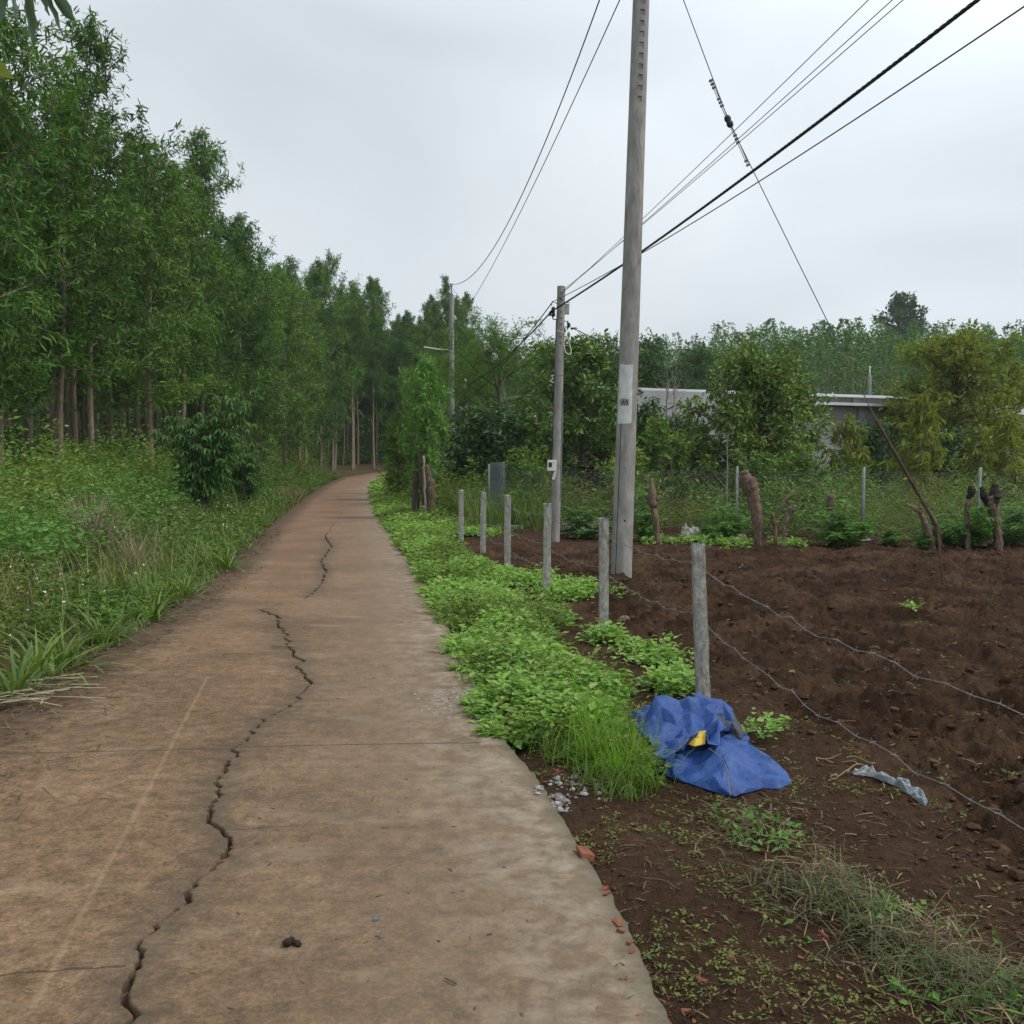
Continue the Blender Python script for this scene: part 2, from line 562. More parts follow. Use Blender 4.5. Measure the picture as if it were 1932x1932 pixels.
# ---------------------------------------------------------------- the ground
def ground_mat():
    m, N, L, out = new_mat('ground_soil')
    tc = N.new('ShaderNodeTexCoord')
    n1 = noise(N, L, 0.5, 6, 0.6, tc.outputs['Object'])
    n2 = noise(N, L, 9, 6, 0.7, tc.outputs['Object'])
    r = ramp(N, [(.3, (.045, .034, .022)), (.5, (.075, .056, .034)), (.7, (.060, .075, .028))])
    L.new(n1.outputs['Fac'], r.inputs['Fac'])
    r2 = ramp(N, [(.3, (.5, .5, .5)), (.7, (1.35, 1.3, 1.2))])
    L.new(n2.outputs['Fac'], r2.inputs['Fac'])
    c = mixc(N, L, 1.0, r.outputs['Color'], r2.outputs['Color'], 'MULTIPLY')
    p = N.new('ShaderNodeBsdfPrincipled')
    p.inputs['Roughness'].default_value = 1.0
    p.inputs['Specular IOR Level'].default_value = 0.1
    L.new(c, p.inputs['Base Color'])
    b = N.new('ShaderNodeBump')
    b.inputs['Strength'].default_value = .7
    b.inputs['Distance'].default_value = .04
    L.new(n2.outputs['Fac'], b.inputs['Height'])
    L.new(b.outputs['Normal'], p.inputs['Normal'])
    L.new(p.outputs[0], out.inputs['Surface'])
    return m


def grid_faces(nr, nc):
    i, j = np.meshgrid(np.arange(nr - 1), np.arange(nc - 1), indexing='ij')
    return np.stack([i * nc + j, i * nc + j + 1, (i + 1) * nc + j + 1, (i + 1) * nc + j], -1).reshape(-1, 4)


SOIL_Y0, SOIL_Y1 = 1.7, 26.0
def soil_x1(y): return 0.62 * y + 2.6


gx = np.unique(np.concatenate([np.linspace(-420, -30, 40), np.linspace(-30, 30, 121), np.linspace(30, 420, 40)]))
gy = np.unique(np.concatenate([np.linspace(-30, 30, 121), np.linspace(30, 100, 71), np.linspace(100, 900, 60)]))
GX, GY = np.meshgrid(gx, gy)
GZ = terr(GX, GY)
onroad = sstep(-.7, -.2, GX - xl(GY)) * (1 - sstep(.2, .7, GX - xr(GY))) * (GY < 92)
insoil = ((GX > xr(GY) - .4) & (GX < soil_x1(GY) + .3) & (GY > SOIL_Y0 - .4) & (GY < SOIL_Y1 - .2))
GZ = GZ - 0.12 * onroad - 0.22 * insoil
GZ += .05 * (fbm(GX * .7, GY * .7, 3) - .5) * (onroad < .01)
ground = link('ground', mesh_np('ground', np.stack([GX, GY, GZ], -1), [grid_faces(len(gy), len(gx))], ground_mat(), True))
tag(ground, 'brown earth and leaf litter under the weeds and trees', 'ground', kind='structure')

# ---- concrete road: two slabs either side of the long crack
CP = [(262, 2060), (250, 1932), (243, 1860), (235, 1838), (262, 1800), (275, 1770), (345, 1705), (362, 1680), (410, 1632), (440, 1605), (438, 1582),
      (395, 1547), (395, 1530), (420, 1500), (412, 1480), (425, 1455), (440, 1430), (437, 1415), (478, 1385), (500, 1355), (545, 1335), (565, 1315),
      (585, 1295), (578, 1280), (562, 1262), (570, 1248), (545, 1225), (538, 1200), (527, 1180), (525, 1165), (490, 1150), (575, 1130), (605, 1105),
      (615, 1080), (605, 1060), (625, 1030), (612, 1012), (622, 1000), (650, 960)]
cw = np.array([tuple(gnd(*p)) for p in CP])
ry = np.unique(np.concatenate([np.linspace(-7, 2.3, 60), np.arange(2.3, 12.5, .014), np.arange(12.5, 24, .05), np.linspace(24, 90, 160)]))
cxr = np.interp(ry, cw[:, 1], cw[:, 0])
cxr = np.where(ry > cw[-1, 1], (xl(ry) + xr(ry)) / 2 * sstep(cw[-1, 1], 40, ry) + (cw[-1, 0] + (xl(ry) - xl(cw[-1, 1]))) * (1 - sstep(cw[-1, 1], 40, ry)), cxr)
_rng = np.random.default_rng(5)
jag = (vnoise(ry * 14, ry * 0, 1) - .5) * .05 + (vnoise(ry * 45, ry * 0 + 3, 2) - .5) * .022
on = sstep(1.0, 2.4, ry) * (1 - sstep(19, 23, ry)) * (1 - np.exp(-((ry - 11.05) / .30) ** 4))
wid = on * (.011 + .018 * vnoise(ry * 5, ry * 0 + 9, 4) ** 1.6 + .010 * vnoise(ry * 30, ry * 0, 7))
wid *= 1 + .5 * sstep(8, 18, ry)
jl = jag + (vnoise(ry * 60, ry * 0 + 5, 11) - .5) * .010 * on
cL, cR = cxr + jl - wid / 2, cxr + jl + wid / 2
eR = xr(ry) + (fbm(ry * 3.1, ry * 0 + 2, 21, 4) - .5) * .035 * (1 - sstep(15, 40, ry)) + (vnoise(ry * 22, ry * 0, 23) - .5) * .014
eL = xl(ry) + (fbm(ry * 2.3, ry * 0 + 4, 31, 4) - .5) * .12
NCOL = 16
tt = np.linspace(0, 1, NCOL)
tL = 1 - (1 - tt) ** 1.8
tR = tt ** 1.8


def slab(xa, xb, t, lip_a, lip_b, seed):
    X = xa[:, None] + (xb - xa)[:, None] * t[None]
    Y = np.repeat(ry[:, None], NCOL, 1)
    Z = terr(X * 0 + (xl(Y) + xr(Y)) / 2, Y) + .010 * (fbm(X * .9, Y * .9, 41) - .5) + .004 * (fbm(X * 7, Y * 7, 43) - .5) + seed * .004
    da, db = lip_a, lip_b
    # walls of the slab as extra columns
    X = np.concatenate([X[:, :1], X[:, :1], X, X[:, -1:], X[:, -1:]], 1)
    Y = np.concatenate([Y[:, :1], Y[:, :1], Y, Y[:, -1:], Y[:, -1:]], 1)
    Z = np.concatenate([Z[:, :1] - da, Z[:, :1] - .006, Z, Z[:, -1:] - .006, Z[:, -1:] - db], 1)
    X[:, 1] -= .0008; X[:, 2] += .004; X[:, -3] -= .004; X[:, -2] += .0008
    return X, Y, Z


XA, YA, ZA = slab(eL, cL, tL, .12, .045, -1)
XB, YB, ZB = slab(cR, eR, tR, .045, .13, 1)
nc = NCOL + 4
Vr = np.concatenate([np.stack([XA, YA, ZA], -1).reshape(-1, 3), np.stack([XB, YB, ZB], -1).reshape(-1, 3)])
fr = grid_faces(len(ry), nc)


def road_mat():
    m, N, L, out = new_mat('brown_concrete')
    tc = N.new('ShaderNodeTexCoord')
    obj = tc.outputs['Object']
    big = noise(N, L, 0.75, 6, 0.65, obj, .1)
    mid = noise(N, L, 11, 7, 0.74, obj, .1)
    fine = noise(N, L, 64, 6, 0.8, obj)
    grit = noise(N, L, 330, 2, 0.6, obj)
    mp = N.new('ShaderNodeMapping')
    mp.inputs['Scale'].default_value = (.9, 1.9, 1)
    L.new(obj, mp.inputs['Vector'])
    streak = noise(N, L, 1.6, 6, 0.7, mp.outputs['Vector'], .15)
    r1 = ramp(N, [(.28, (.094, .058, .033)), (.5, (.148, .093, .053)), (.72, (.200, .128, .075))])
    L.new(big.outputs['Fac'], r1.inputs['Fac'])
    r2 = ramp(N, [(.37, (.66, .65, .63)), (.5, (1.0, 1.0, 1.0)), (.64, (1.34, 1.36, 1.38))])
    L.new(mid.outputs['Fac'], r2.inputs['Fac'])
    c = mixc(N, L, 1.0, r1.outputs['Color'], r2.outputs['Color'], 'MULTIPLY')
    r3 = ramp(N, [(.40, (.55, .54, .52)), (.5, (1, 1, 1)), (.60, (1.5, 1.48, 1.42))])
    L.new(fine.outputs['Fac'], r3.inputs['Fac'])
    c = mixc(N, L, .62, c, r3.outputs['Color'], 'MULTIPLY')
    r5 = ramp(N, [(.38, (.80, .80, .80)), (.62, (1.2, 1.2, 1.2))])
    L.new(grit.outputs['Fac'], r5.inputs['Fac'])
    c = mixc(N, L, .7, c, r5.outputs['Color'], 'MULTIPLY')
    # pale worn streaks across the slab
    sf = ramp(N, [(.56, (0, 0, 0)), (.70, (1, 1, 1))])
    L.new(streak.outputs['Fac'], sf.inputs['Fac'])
    c = mixc(N, L, math_n(N, L, 'MULTIPLY', sf.outputs['Color'], .34), c, (.34, .27, .19))
    # red dust carried onto the far part of the lane, soil washed over its left edge
    sepy = N.new('ShaderNodeSeparateXYZ')
    L.new(obj, sepy.inputs[0])
    far_ = N.new('ShaderNodeMapRange')
    far_.inputs['From Min'].default_value = 6.0
    far_.inputs['From Max'].default_value = 24.0
    far_.inputs['To Max'].default_value = .62
    L.new(sepy.outputs[1], far_.inputs['Value'])
    c = mixc(N, L, math_n(N, L, 'MULTIPLY', far_.outputs['Result'], big.outputs['Fac']), c, (.255, .138, .090))
    le = N.new('ShaderNodeAttribute')
    le.attribute_name = 'ledge'
    lw_ = math_n(N, L, 'SUBTRACT', 1.15, math_n(N, L, 'ADD', math_n(N, L, 'MULTIPLY', le.outputs['Fac'], 1.25), math_n(N, L, 'MULTIPLY', mid.outputs['Fac'], .9)))
    lw_ = math_n(N, L, 'MINIMUM', math_n(N, L, 'MULTIPLY', math_n(N, L, 'MAXIMUM', lw_, 0.0), 2.2), .8)
    c = mixc(N, L, lw_, c, (.070, .045, .026))
    # bare pale concrete towards the right hand edge, with a darker rim
    ed = N.new('ShaderNodeAttribute')
    ed.attribute_name = 'edge'
    e1 = math_n(N, L, 'SUBTRACT', 1.0, math_n(N, L, 'MULTIPLY', ed.outputs['Fac'], 1.35))
    e2 = math_n(N, L, 'MULTIPLY', math_n(N, L, 'MAXIMUM', e1, 0.0), 1.0)
    c = mixc(N, L, math_n(N, L, 'MULTIPLY', math_n(N, L, 'MAXIMUM', math_n(N, L, 'SUBTRACT', 1.0, math_n(N, L, 'MULTIPLY', ed.outputs['Fac'], .62)), 0.0), math_n(N, L, 'MULTIPLY', big.outputs['Fac'], 1.1)), c, (.186, .147, .104))
    pn = ramp(N, [(.44, (0, 0, 0)), (.64, (1, 1, 1))])
    L.new(noise(N, L, 5.5, 7, .72, obj, .1).outputs['Fac'], pn.inputs['Fac'])
    c = mixc(N, L, math_n(N, L, 'MULTIPLY', math_n(N, L, 'MULTIPLY', e2, .62), pn.outputs['Color']), c, (.36, .31, .245))
    rim = math_n(N, L, 'MAXIMUM', math_n(N, L, 'SUBTRACT', 1.0, math_n(N, L, 'MULTIPLY', ed.outputs['Fac'], 11.0)), 0.0)
    c = mixc(N, L, math_n(N, L, 'MULTIPLY', rim, .75), c, (.075, .072, .045))
    # dirt worked out of the crack
    at_ = N.new('ShaderNodeAttribute')
    at_.attribute_name = 'crk'
    dn = math_n(N, L, 'MULTIPLY', at_.outputs['Fac'], 5.2)
    wob = math_n(N, L, 'MULTIPLY', math_n(N, L, 'SUBTRACT', mid.outputs['Fac'], .5), 1.6)
    st = math_n(N, L, 'SUBTRACT', 1.0, math_n(N, L, 'ADD', dn, wob))
    st = math_n(N, L, 'MINIMUM', math_n(N, L, 'MAXIMUM', st, 0.0), 1.0)
    c = mixc(N, L, math_n(N, L, 'MULTIPLY', st, .62), c, (.072, .056, .040))
    # long scrape mark
    sep = N.new('ShaderNodeSeparateXYZ')
    L.new(obj, sep.inputs[0])

    def line_dist(pa, pb, width, wobble=0.0):
        a, b = gnd(*pa), gnd(*pb)
        d = (b - a)
        ln = math.hypot(d.x, d.y)
        nx, ny = -d.y / ln, d.x / ln
        s = math_n(N, L, 'MULTIPLY_ADD', sep.outputs[0], nx, math_n(N, L, 'MULTIPLY_ADD', sep.outputs[1], ny, -(a.x * nx + a.y * ny)))
        if wobble:
            s = math_n(N, L, 'MULTIPLY_ADD', math_n(N, L, 'SUBTRACT', mid.outputs['Fac'], .5), wobble, s)
        near = math_n(N, L, 'MAXIMUM', math_n(N, L, 'SUBTRACT', 1.0, math_n(N, L, 'DIVIDE', math_n(N, L, 'ABSOLUTE', s), width)), 0.0)
        al = math_n(N, L, 'MULTIPLY_ADD', sep.outputs[0], d.x / ln, math_n(N, L, 'MULTIPLY_ADD', sep.outputs[1], d.y / ln, -(a.x * d.x + a.y * d.y) / ln))
        g1 = math_n(N, L, 'GREATER_THAN', al, 0.0)
        g2 = math_n(N, L, 'LESS_THAN', al, ln)
        return math_n(N, L, 'MULTIPLY', near, math_n(N, L, 'MULTIPLY', g1, g2))
    sc = line_dist((60, 1900), (392, 1276), .016, .035)
    c = mixc(N, L, math_n(N, L, 'MULTIPLY', math_n(N, L, 'MINIMUM', math_n(N, L, 'MULTIPLY', sc, 1.5), 1.0), math_n(N, L, 'MULTIPLY', mid.outputs['Fac'], .6)), c, (.32, .22, .13))
    for pa, pb, w_, wb in (((-200, 1425), (905, 1402), .012, .05), ((-60, 1842), (238, 1820), .010, .06), ((440, 1568), (560, 1560), .006, .05)):
        j = line_dist(pa, pb, w_, wb)
        c = mixc(N, L, math_n(N, L, 'MINIMUM', math_n(N, L, 'MULTIPLY', j, 1.1), .75), c, (.035, .026, .018))
    p = N.new('ShaderNodeBsdfPrincipled')
    p.inputs['Specular IOR Level'].default_value = .25
    rr = ramp(N, [(.3, (.72, .72, .72)), (.7, (.95, .95, .95))])
    L.new(mid.outputs['Fac'], rr.inputs['Fac'])
    L.new(rr.outputs['Color'], p.inputs['Roughness'])
    L.new(c, p.inputs['Base Color'])
    # broom finish and grit
    wv = N.new('ShaderNodeTexWave')
    wv.inputs['Scale'].default_value = 26
    wv.inputs['Distortion'].default_value = 3.5
    wv.inputs['Detail'].default_value = 2
    wv.bands_direction = 'Y'
    L.new(obj, wv.inputs['Vector'])
    hgt = math_n(N, L, 'MULTIPLY_ADD', wv.outputs['Fac'], .18, math_n(N, L, 'MULTIPLY_ADD', fine.outputs['Fac'], 1.0, math_n(N, L, 'MULTIPLY', grit.outputs['Fac'], .5)))
    b = N.new('ShaderNodeBump')
    b.inputs['Strength'].default_value = .55
    b.inputs['Distance'].default_value = .006
    L.new(hgt, b.inputs['Height'])
    L.new(b.outputs['Normal'], p.inputs['Normal'])
    L.new(p.outputs[0], out.inputs['Surface'])
    return m


road_me = mesh_np('road', Vr, [fr, fr + len(ry) * nc], road_mat(), True)
ccx = (cL + cR) / 2
crk = np.concatenate([(np.abs(XA - ccx[:, None]) + (1 - on)[:, None] * .6).ravel(), (np.abs(XB - ccx[:, None]) + (1 - on)[:, None] * .6).ravel()])
edg = np.concatenate([np.full(XA.size, 2.0), np.abs(eR[:, None] - XB).ravel()])
ledg = np.concatenate([np.abs(XA - eL[:, None]).ravel(), np.full(XB.size, 3.0)])
for nm, arr in (('crk', crk), ('edge', edg), ('ledge', ledg)):
    a_ = road_me.attributes.new(nm, 'FLOAT', 'POINT')
    a_.data.foreach_set('value', arr.astype(np.float32))
road = link('road', road_me)
tag(road, 'narrow brown concrete lane split by a long jagged crack', 'road', kind='structure')
# earth lying in the crack
sel = (ry > 0.9) & (ry < 23)
yy = ry[sel]
cfl = np.stack([np.stack([cL[sel] - .02, yy, np.full(len(yy), -.036) + .012 * vnoise(yy * 25, yy * 0, 3)], -1),
                np.stack([cR[sel] + .02, yy, np.full(len(yy), -.036) + .012 * vnoise(yy * 25, yy * 0, 6)], -1)], 1)
crack_earth = link('crack_earth', mesh_np('crack_earth', cfl.reshape(-1, 3), [grid_faces(len(yy), 2)], M_CLOD), road)

# ---- bare soil right of the lane: ploughed plot and the strip beside the road
NR, NC = 640, 470
sy = SOIL_Y0 * (SOIL_Y1 / SOIL_Y0) ** np.linspace(0, 1, NR)
su = np.linspace(0, 1, NC)
SX = (xr(sy) - .04)[:, None] + (soil_x1(sy) - xr(sy) + .04)[:, None] * (su ** 1.15)[None]
SY = np.repeat(sy[:, None], NC, 1)
SXJ = SX
bx = xf(SY) + .42 * (1 - sstep(7, 11, SY)) + .05
bx = bx + (fbm(SX * 1.2, SY * 1.2, 77) - .5) * .5
PLOW = sstep(-.10, .18, SX - bx) * (1 - sstep(17.0, 18.6, SY - .25 * (fbm(SX, SY * 0, 5) - .5) * 4))
big = fbm(SX * 1.3, SY * 2.2, 50, 3) - .5
lump = fbm(SX * 5.5, SY * 5.5, 51, 4, .55) - .5
rid = 1 - np.abs(2 * fbm(SX * 3.1, SY * 3.6, 57, 3, .6) - 1)
fin = fbm(SX * 24, SY * 24, 58, 3, .6) - .5
SZ = terr(SX, SY) + PLOW * (.10 * big + .15 * lump + .15 * (rid - .75) + .10 * fin - .10 * np.maximum(0, fbm(SX * 2.6, SY * 4.2, 61, 3) - .60) * 2.2) + (1 - PLOW) * (.030 * lump + .022 * fin)
ed_ = SX - xr(SY)
SZ -= .03 * (1 - sstep(0, .25, ed_)) * (1 - sstep(9, 16, SY))
SZ += .05 * np.exp(-((SX - bx + .05) / .16) ** 2) * (fbm(SX * 4, SY * 4, 60)) * (SY < 18)   # low ridge thrown up by the plough


def soil_height(x, y):
    """height of the soil sheet at x,y (nearest node)"""
    i = np.clip(np.round(np.log(np.maximum(y, SOIL_Y0) / SOIL_Y0) / math.log(SOIL_Y1 / SOIL_Y0) * (NR - 1)).astype(int), 0, NR - 1)
    w = soil_x1(sy[i]) - xr(sy[i]) + .04
    u = np.clip((x - xr(sy[i]) + .04) / w, 0, 1) ** (1 / 1.15)
    j = np.clip(np.round(u * (NC - 1)).astype(int), 0, NC - 1)
    return SZ[i, j]


def gz(x, y):
    x = np.asarray(x, float); y = np.asarray(y, float)
    ins = (x > xr(y)) & (x < soil_x1(y)) & (y > SOIL_Y0) & (y < SOIL_Y1)
    return np.where(ins, soil_height(x, y), terr(x, y))


def soil_mat():
    m, N, L, out = new_mat('ploughed_soil')
    tc = N.new('ShaderNodeTexCoord')
    obj = tc.outputs['Object']
    n1 = noise(N, L, 1.3, 6, .65, obj)
    n2 = noise(N, L, 16, 6, .7, obj)
    n3 = noise(N, L, 90, 4, .7, obj)
    pl = N.new('ShaderNodeAttribute')
    pl.attribute_name = 'plow'
    r1 = ramp(N, [(.36, (.036, .0205, .0120)), (.5, (.068, .0390, .023)), (.64, (.116, .070, .043))])
    L.new(n1.outputs['Fac'], r1.inputs['Fac'])
    r0 = ramp(N, [(.3, (.048, .028, .017)), (.55, (.080, .047, .028)), (.75, (.120, .074, .046))])
    L.new(n1.outputs['Fac'], r0.inputs['Fac'])
    c = mixc(N, L, pl.outputs['Fac'], r0.outputs['Color'], r1.outputs['Color'])
    r2 = ramp(N, [(.3, (.62, .6, .58)), (.55, (1, 1, 1)), (.75, (1.3, 1.28, 1.22))])
    L.new(n2.outputs['Fac'], r2.inputs['Fac'])
    c = mixc(N, L, 1.0, c, r2.outputs['Color'], 'MULTIPLY')
    r3 = ramp(N, [(.35, (.7, .7, .7)), (.68, (1.35, 1.33, 1.3))])
    L.new(n3.outputs['Fac'], r3.inputs['Fac'])
    c = mixc(N, L, .8, c, r3.outputs['Color'], 'MULTIPLY')
    p = N.new('ShaderNodeBsdfPrincipled')
    p.inputs['Roughness'].default_value = 1.0
    p.inputs['Specular IOR Level'].default_value = .08
    L.new(c, p.inputs['Base Color'])
    b = N.new('ShaderNodeBump')
    b.inputs['Strength'].default_value = 1.0
    b.inputs['Distance'].default_value = .06
    L.new(math_n(N, L, 'ADD', n2.outputs['Fac'], math_n(N, L, 'MULTIPLY', n3.outputs['Fac'], .4)), b.inputs['Height'])
    L.new(b.outputs['Normal'], p.inputs['Normal'])
    L.new(p.outputs[0], out.inputs['Surface'])
    return m


soil_me = mesh_np('ploughed_field', np.stack([SX, SY, SZ], -1), [grid_faces(NR, NC)], soil_mat(), True)
a_ = soil_me.attributes.new('plow', 'FLOAT', 'POINT')
a_.data.foreach_set('value', PLOW.astype(np.float32).ravel())
field = link('ploughed_field', soil_me)
tag(field, 'freshly ploughed dark brown soil behind the barbed wire fence', 'field', kind='structure')

# ---- clods
ICO_V = None
def ico():
    global ICO_V
    t = (1 + 5 ** .5) / 2
    v = np.array([[-1, t, 0], [1, t, 0], [-1, -t, 0], [1, -t, 0], [0, -1, t], [0, 1, t], [0, -1, -t], [0, 1, -t], [t, 0, -1], [t, 0, 1], [-t, 0, -1], [-t, 0, 1]], float)
    v /= np.linalg.norm(v[0])
    f = np.array([[0, 11, 5], [0, 5, 1], [0, 1, 7], [0, 7, 10], [0, 10, 11], [1, 5, 9], [5, 11, 4], [11, 10, 2], [10, 7, 6], [7, 1, 8],
                  [3, 9, 4], [3, 4, 2], [3, 2, 6], [3, 6, 8], [3, 8, 9], [4, 9, 5], [2, 4, 11], [6, 2, 10], [8, 6, 7], [9, 8, 1]])
    return v, f


def blobs(P, S, rng, flat=.7, jit=.16):
    v, f = ico()
    n = len(P)
    V = v[None] * (1 + jit * rng.standard_normal((n, 12, 1)))
    sc = S[:, None, None] * np.stack([rng.uniform(.7, 1.4, n), rng.uniform(.7, 1.4, n), rng.uniform(flat * .7, flat * 1.2, n)], -1)[:, None, :]
    V = V * sc
    a = rng.uniform(0, 6.28, n)
    c, s = np.cos(a)[:, None], np.sin(a)[:, None]
    V = np.stack([V[..., 0] * c - V[..., 1] * s, V[..., 0] * s + V[..., 1] * c, V[..., 2]], -1) + P[:, None, :]
    return V.reshape(-1, 3), (f[None] + (np.arange(n) * 12)[:, None, None]).reshape(-1, 3)


rng = np.random.default_rng(11)
n = 7500
cy_ = 3.2 * (19.0 / 3.2) ** rng.random(n)
cx_ = xf(cy_) + .3 + rng.random(n) ** .9 * (soil_x1(cy_) - xf(cy_) - .3)
s_ = np.minimum(.004 + .040 * rng.random(n) ** 6 + .0006 * cy_, .040)
keep = fbm(cx_ * 1.6, cy_ * 1.6, 91) > .42
cx_, cy_, s_ = cx_[keep], cy_[keep], s_[keep]
n = len(cx_)
V1, T1 = blobs(np.stack([cx_, cy_, gz(cx_, cy_) + s_ * .25], -1), s_, rng)
n2 = 2600
vy = 2.3 * (8.5 / 2.3) ** rng.random(n2)
vx = xr(vy) + .03 + rng.random(n2) * (xf(vy) + .5 - xr(vy))
s2 = .004 + .010 * rng.random(n2) ** 2.5
V2, T2 = blobs(np.stack([vx, vy, gz(vx, vy) + s2 * .3], -1), s2, rng)
clods = link('soil_clods', mesh_np('soil_clods', np.concatenate([V1, V2]), [np.concatenate([T1, T2 + len(V1)])], M_CLOD))
tag(clods, 'loose crumbs and clods of dark brown earth', 'soil', kind='stuff')

# ---------------------------------------------------------------- utility poles
def lathe(prof, n=40):
    """profile list of (r, z) -> closed V, Q"""
    th = np.linspace(0, 2 * np.pi, n, endpoint=False)
    V = np.concatenate([np.stack([r * np.cos(th), r * np.sin(th), np.full(n, z)], -1) for r, z in prof])
    Q = []
    for i in range(len(prof) - 1):
        for j in range(n):
            j2 = (j + 1) % n
            Q.append([i * n + j, i * n + j2, (i + 1) * n + j2, (i + 1) * n + j])
    return V, np.array(Q)


def carve(me, cut_me, name, mat):
    """real recesses: subtract cut_me from me once, keep the result"""
    o = bpy.data.objects.new('carve', me)
    c = bpy.data.objects.new('carve_tool', cut_me)
    COL.objects.link(o); COL.objects.link(c)
    m = o.modifiers.new('b', 'BOOLEAN')
    m.operation = 'DIFFERENCE'
    m.object = c
    m.solver = 'EXACT'
    bpy.context.view_layer.update()
    ev = o.evaluated_get(bpy.context.evaluated_depsgraph_get())
    res = bpy.data.meshes.new_from_object(ev)
    res.name = name
    bpy.data.objects.remove(o); bpy.data.objects.remove(c)
    res.materials.clear()
    res.materials.append(mat)
    return res


def pole_shaft(H, r0, r1, holes, az, n=40, hole_w=.06, hole_h=.075, extra=None):
    prof = [(r0 + (r1 - r0) * t, -.35 + (H + .35) * t) for t in np.linspace(0, 1, 12)]
    V, Q = lathe(prof, n)
    mb = MB().add(V, Q)
    k = len(V)
    mb.add([[0, 0, -.35], [0, 0, H]])
    mb.T.append(np.array([[k, (j + 1) % n, j] for j in range(n)] + [[k + 1, 11 * n + j, 11 * n + (j + 1) % n] for j in range(n)]))
    base = mb.mesh('shaft', M_CONC)
    cut = MB()
    for z in holes:
        r = r0 + (r1 - r0) * (z + .35) / (H + .35)
        rot = Euler((0, 0, az))
        c = Vector((0, -r, 0))
        c.rotate(rot)
        cut.box((c.x, c.y, z), (hole_w, .036, hole_h), rot)
        cut.box((c.x, c.y, z + .004), (hole_w * .36, .11, hole_h * .4), rot)
    if extra:
        for (a, z, rad) in extra:
            r = r0 + (r1 - r0) * (z + .35) / (H + .35)
            d = Vector((0, -1, 0)); d.rotate(Euler((0, 0, a)))
            cut.tube([d * (r + .02) + Vector((0, 0, z)), d * (r - .05) + Vector((0, 0, z))], rad, 10)
    me = carve(base, cut.mesh('cut', M_CONC), 'shaft', M_CONC)
    for p in me.polygons: p.use_smooth = False
    return me


def insulator(mb, p, s=1.0, axis=(0, 0, 1)):
    prof = [(.02, 0), (.038, .008), (.042, .03), (.026, .038), (.026, .046), (.036, .054), (.034, .078), (.018, .09), (.001, .092)]
    V, Q = lathe([(r * s, z * s) for r, z in prof], 12)
    q = Vector((0, 0, 1)).rotation_difference(Vector(axis)).to_matrix()
    mb.add(V @ np.array(q).T + np.array(p), Q)


def rp(r0, r1, H, z): return r0 + (r1 - r0) * (z + .35) / (H + .35)


# --- the big round pole inside the plot
B1 = gnd(1172, 1084)
P1H, P1R0, P1R1 = 9.05, .142, .100
p1 = empty('utility_pole', (B1.x, B1.y, 0))
p1.rotation_euler = (0, math.atan((1203 - 1172) / 1084.0) * 1.0, 0)
tag(p1, 'thick round grey concrete utility pole with a whitewashed patch, in the ploughed plot', 'pole', 'concrete utility poles')
link('shaft', pole_shaft(P1H, P1R0, P1R1, np.arange(6.2, 8.98, .137), .12, extra=[(.05, .73, .016), (-.1, 1.42, .009), (-.12, 1.22, .006)]), p1)


def cyl_pt(a, z, off=0.003):
    r = rp(P1R0, P1R1, P1H, z) + off
    return Vector((r * math.sin(a), -r * math.cos(a), z))


def cyl_sheet(a0, a1, z0, z1, off, mat, name, parent, rag=0.0, na=16, nz=26):
    rg = np.random.default_rng(3)
    A = np.linspace(a0, a1, na); Z = np.linspace(z0, z1, nz)
    V = []
    for i, z in enumerate(Z):
        for j, a in enumerate(A):
            aa = a + (rg.uniform(-rag, rag) if j in (0, na - 1) else 0)
            z_ = z + (rg.uniform(-rag, rag) * .3 if i in (0, nz - 1) else 0)
            V.append(tuple(cyl_pt(aa, z_, off)))
    return link(name, mesh_np(name, V, [grid_faces(nz, na)], mat, True), parent)


patch = cyl_sheet(R(-68), R(22), 2.01, 2.785, .0025, M_WHITE, 'whitewash_patch', p1, .035)
def letter_mesh(strokes, w=.011):
    mb = MB()
    for (a0, z0), (a1, z1) in strokes:
        r = .13
        d = Vector(((a1 - a0) * r, z1 - z0)); ln = d.length
        nx, nz = -d.y / ln * w / 2, d.x / ln * w / 2
        k = 5
        V = []
        for i in range(k):
            t = i / (k - 1)
            a, z = a0 + (a1 - a0) * t, z0 + (z1 - z0) * t
            V += [tuple(cyl_pt(a + nx / r, z + nz, .0055)), tuple(cyl_pt(a - nx / r, z - nz, .0055))]
        mb.add(V, [[2 * i, 2 * i + 1, 2 * i + 3, 2 * i + 2] for i in range(k - 1)])
    return mb
lz0, lz1 = 2.245, 2.335
lzm = (lz0 + lz1) / 2
def LA(a): return R(a)
for strokes in ([((LA(-50), lz0), (LA(-50), lz1)), ((LA(-37), lz0), (LA(-37), lz1)), ((LA(-50), lzm), (LA(-37), lzm))],
                [((LA(-32), lz0), (LA(-25.5), lz1)), ((LA(-25.5), lz1), (LA(-19), lz0)), ((LA(-29.5), lz0 + .03), (LA(-21.5), lz0 + .03))],
                [((LA(-13), lz0), (LA(-13), lz1)), ((LA(-13), lz1), (LA(-1), lz0)), ((LA(-1), lz0), (LA(-1), lz1))]):
    letter_mesh(strokes).build('letter', M_INK, patch)
for strokes in ([((LA(-60), 2.53), (LA(-64), 2.51))], [((LA(-63), 2.475), (LA(-66), 2.462))], [((LA(-62), 2.435), (LA(-66), 2.425))]):
    letter_mesh(strokes).build('paint_mark', M_INK, patch)
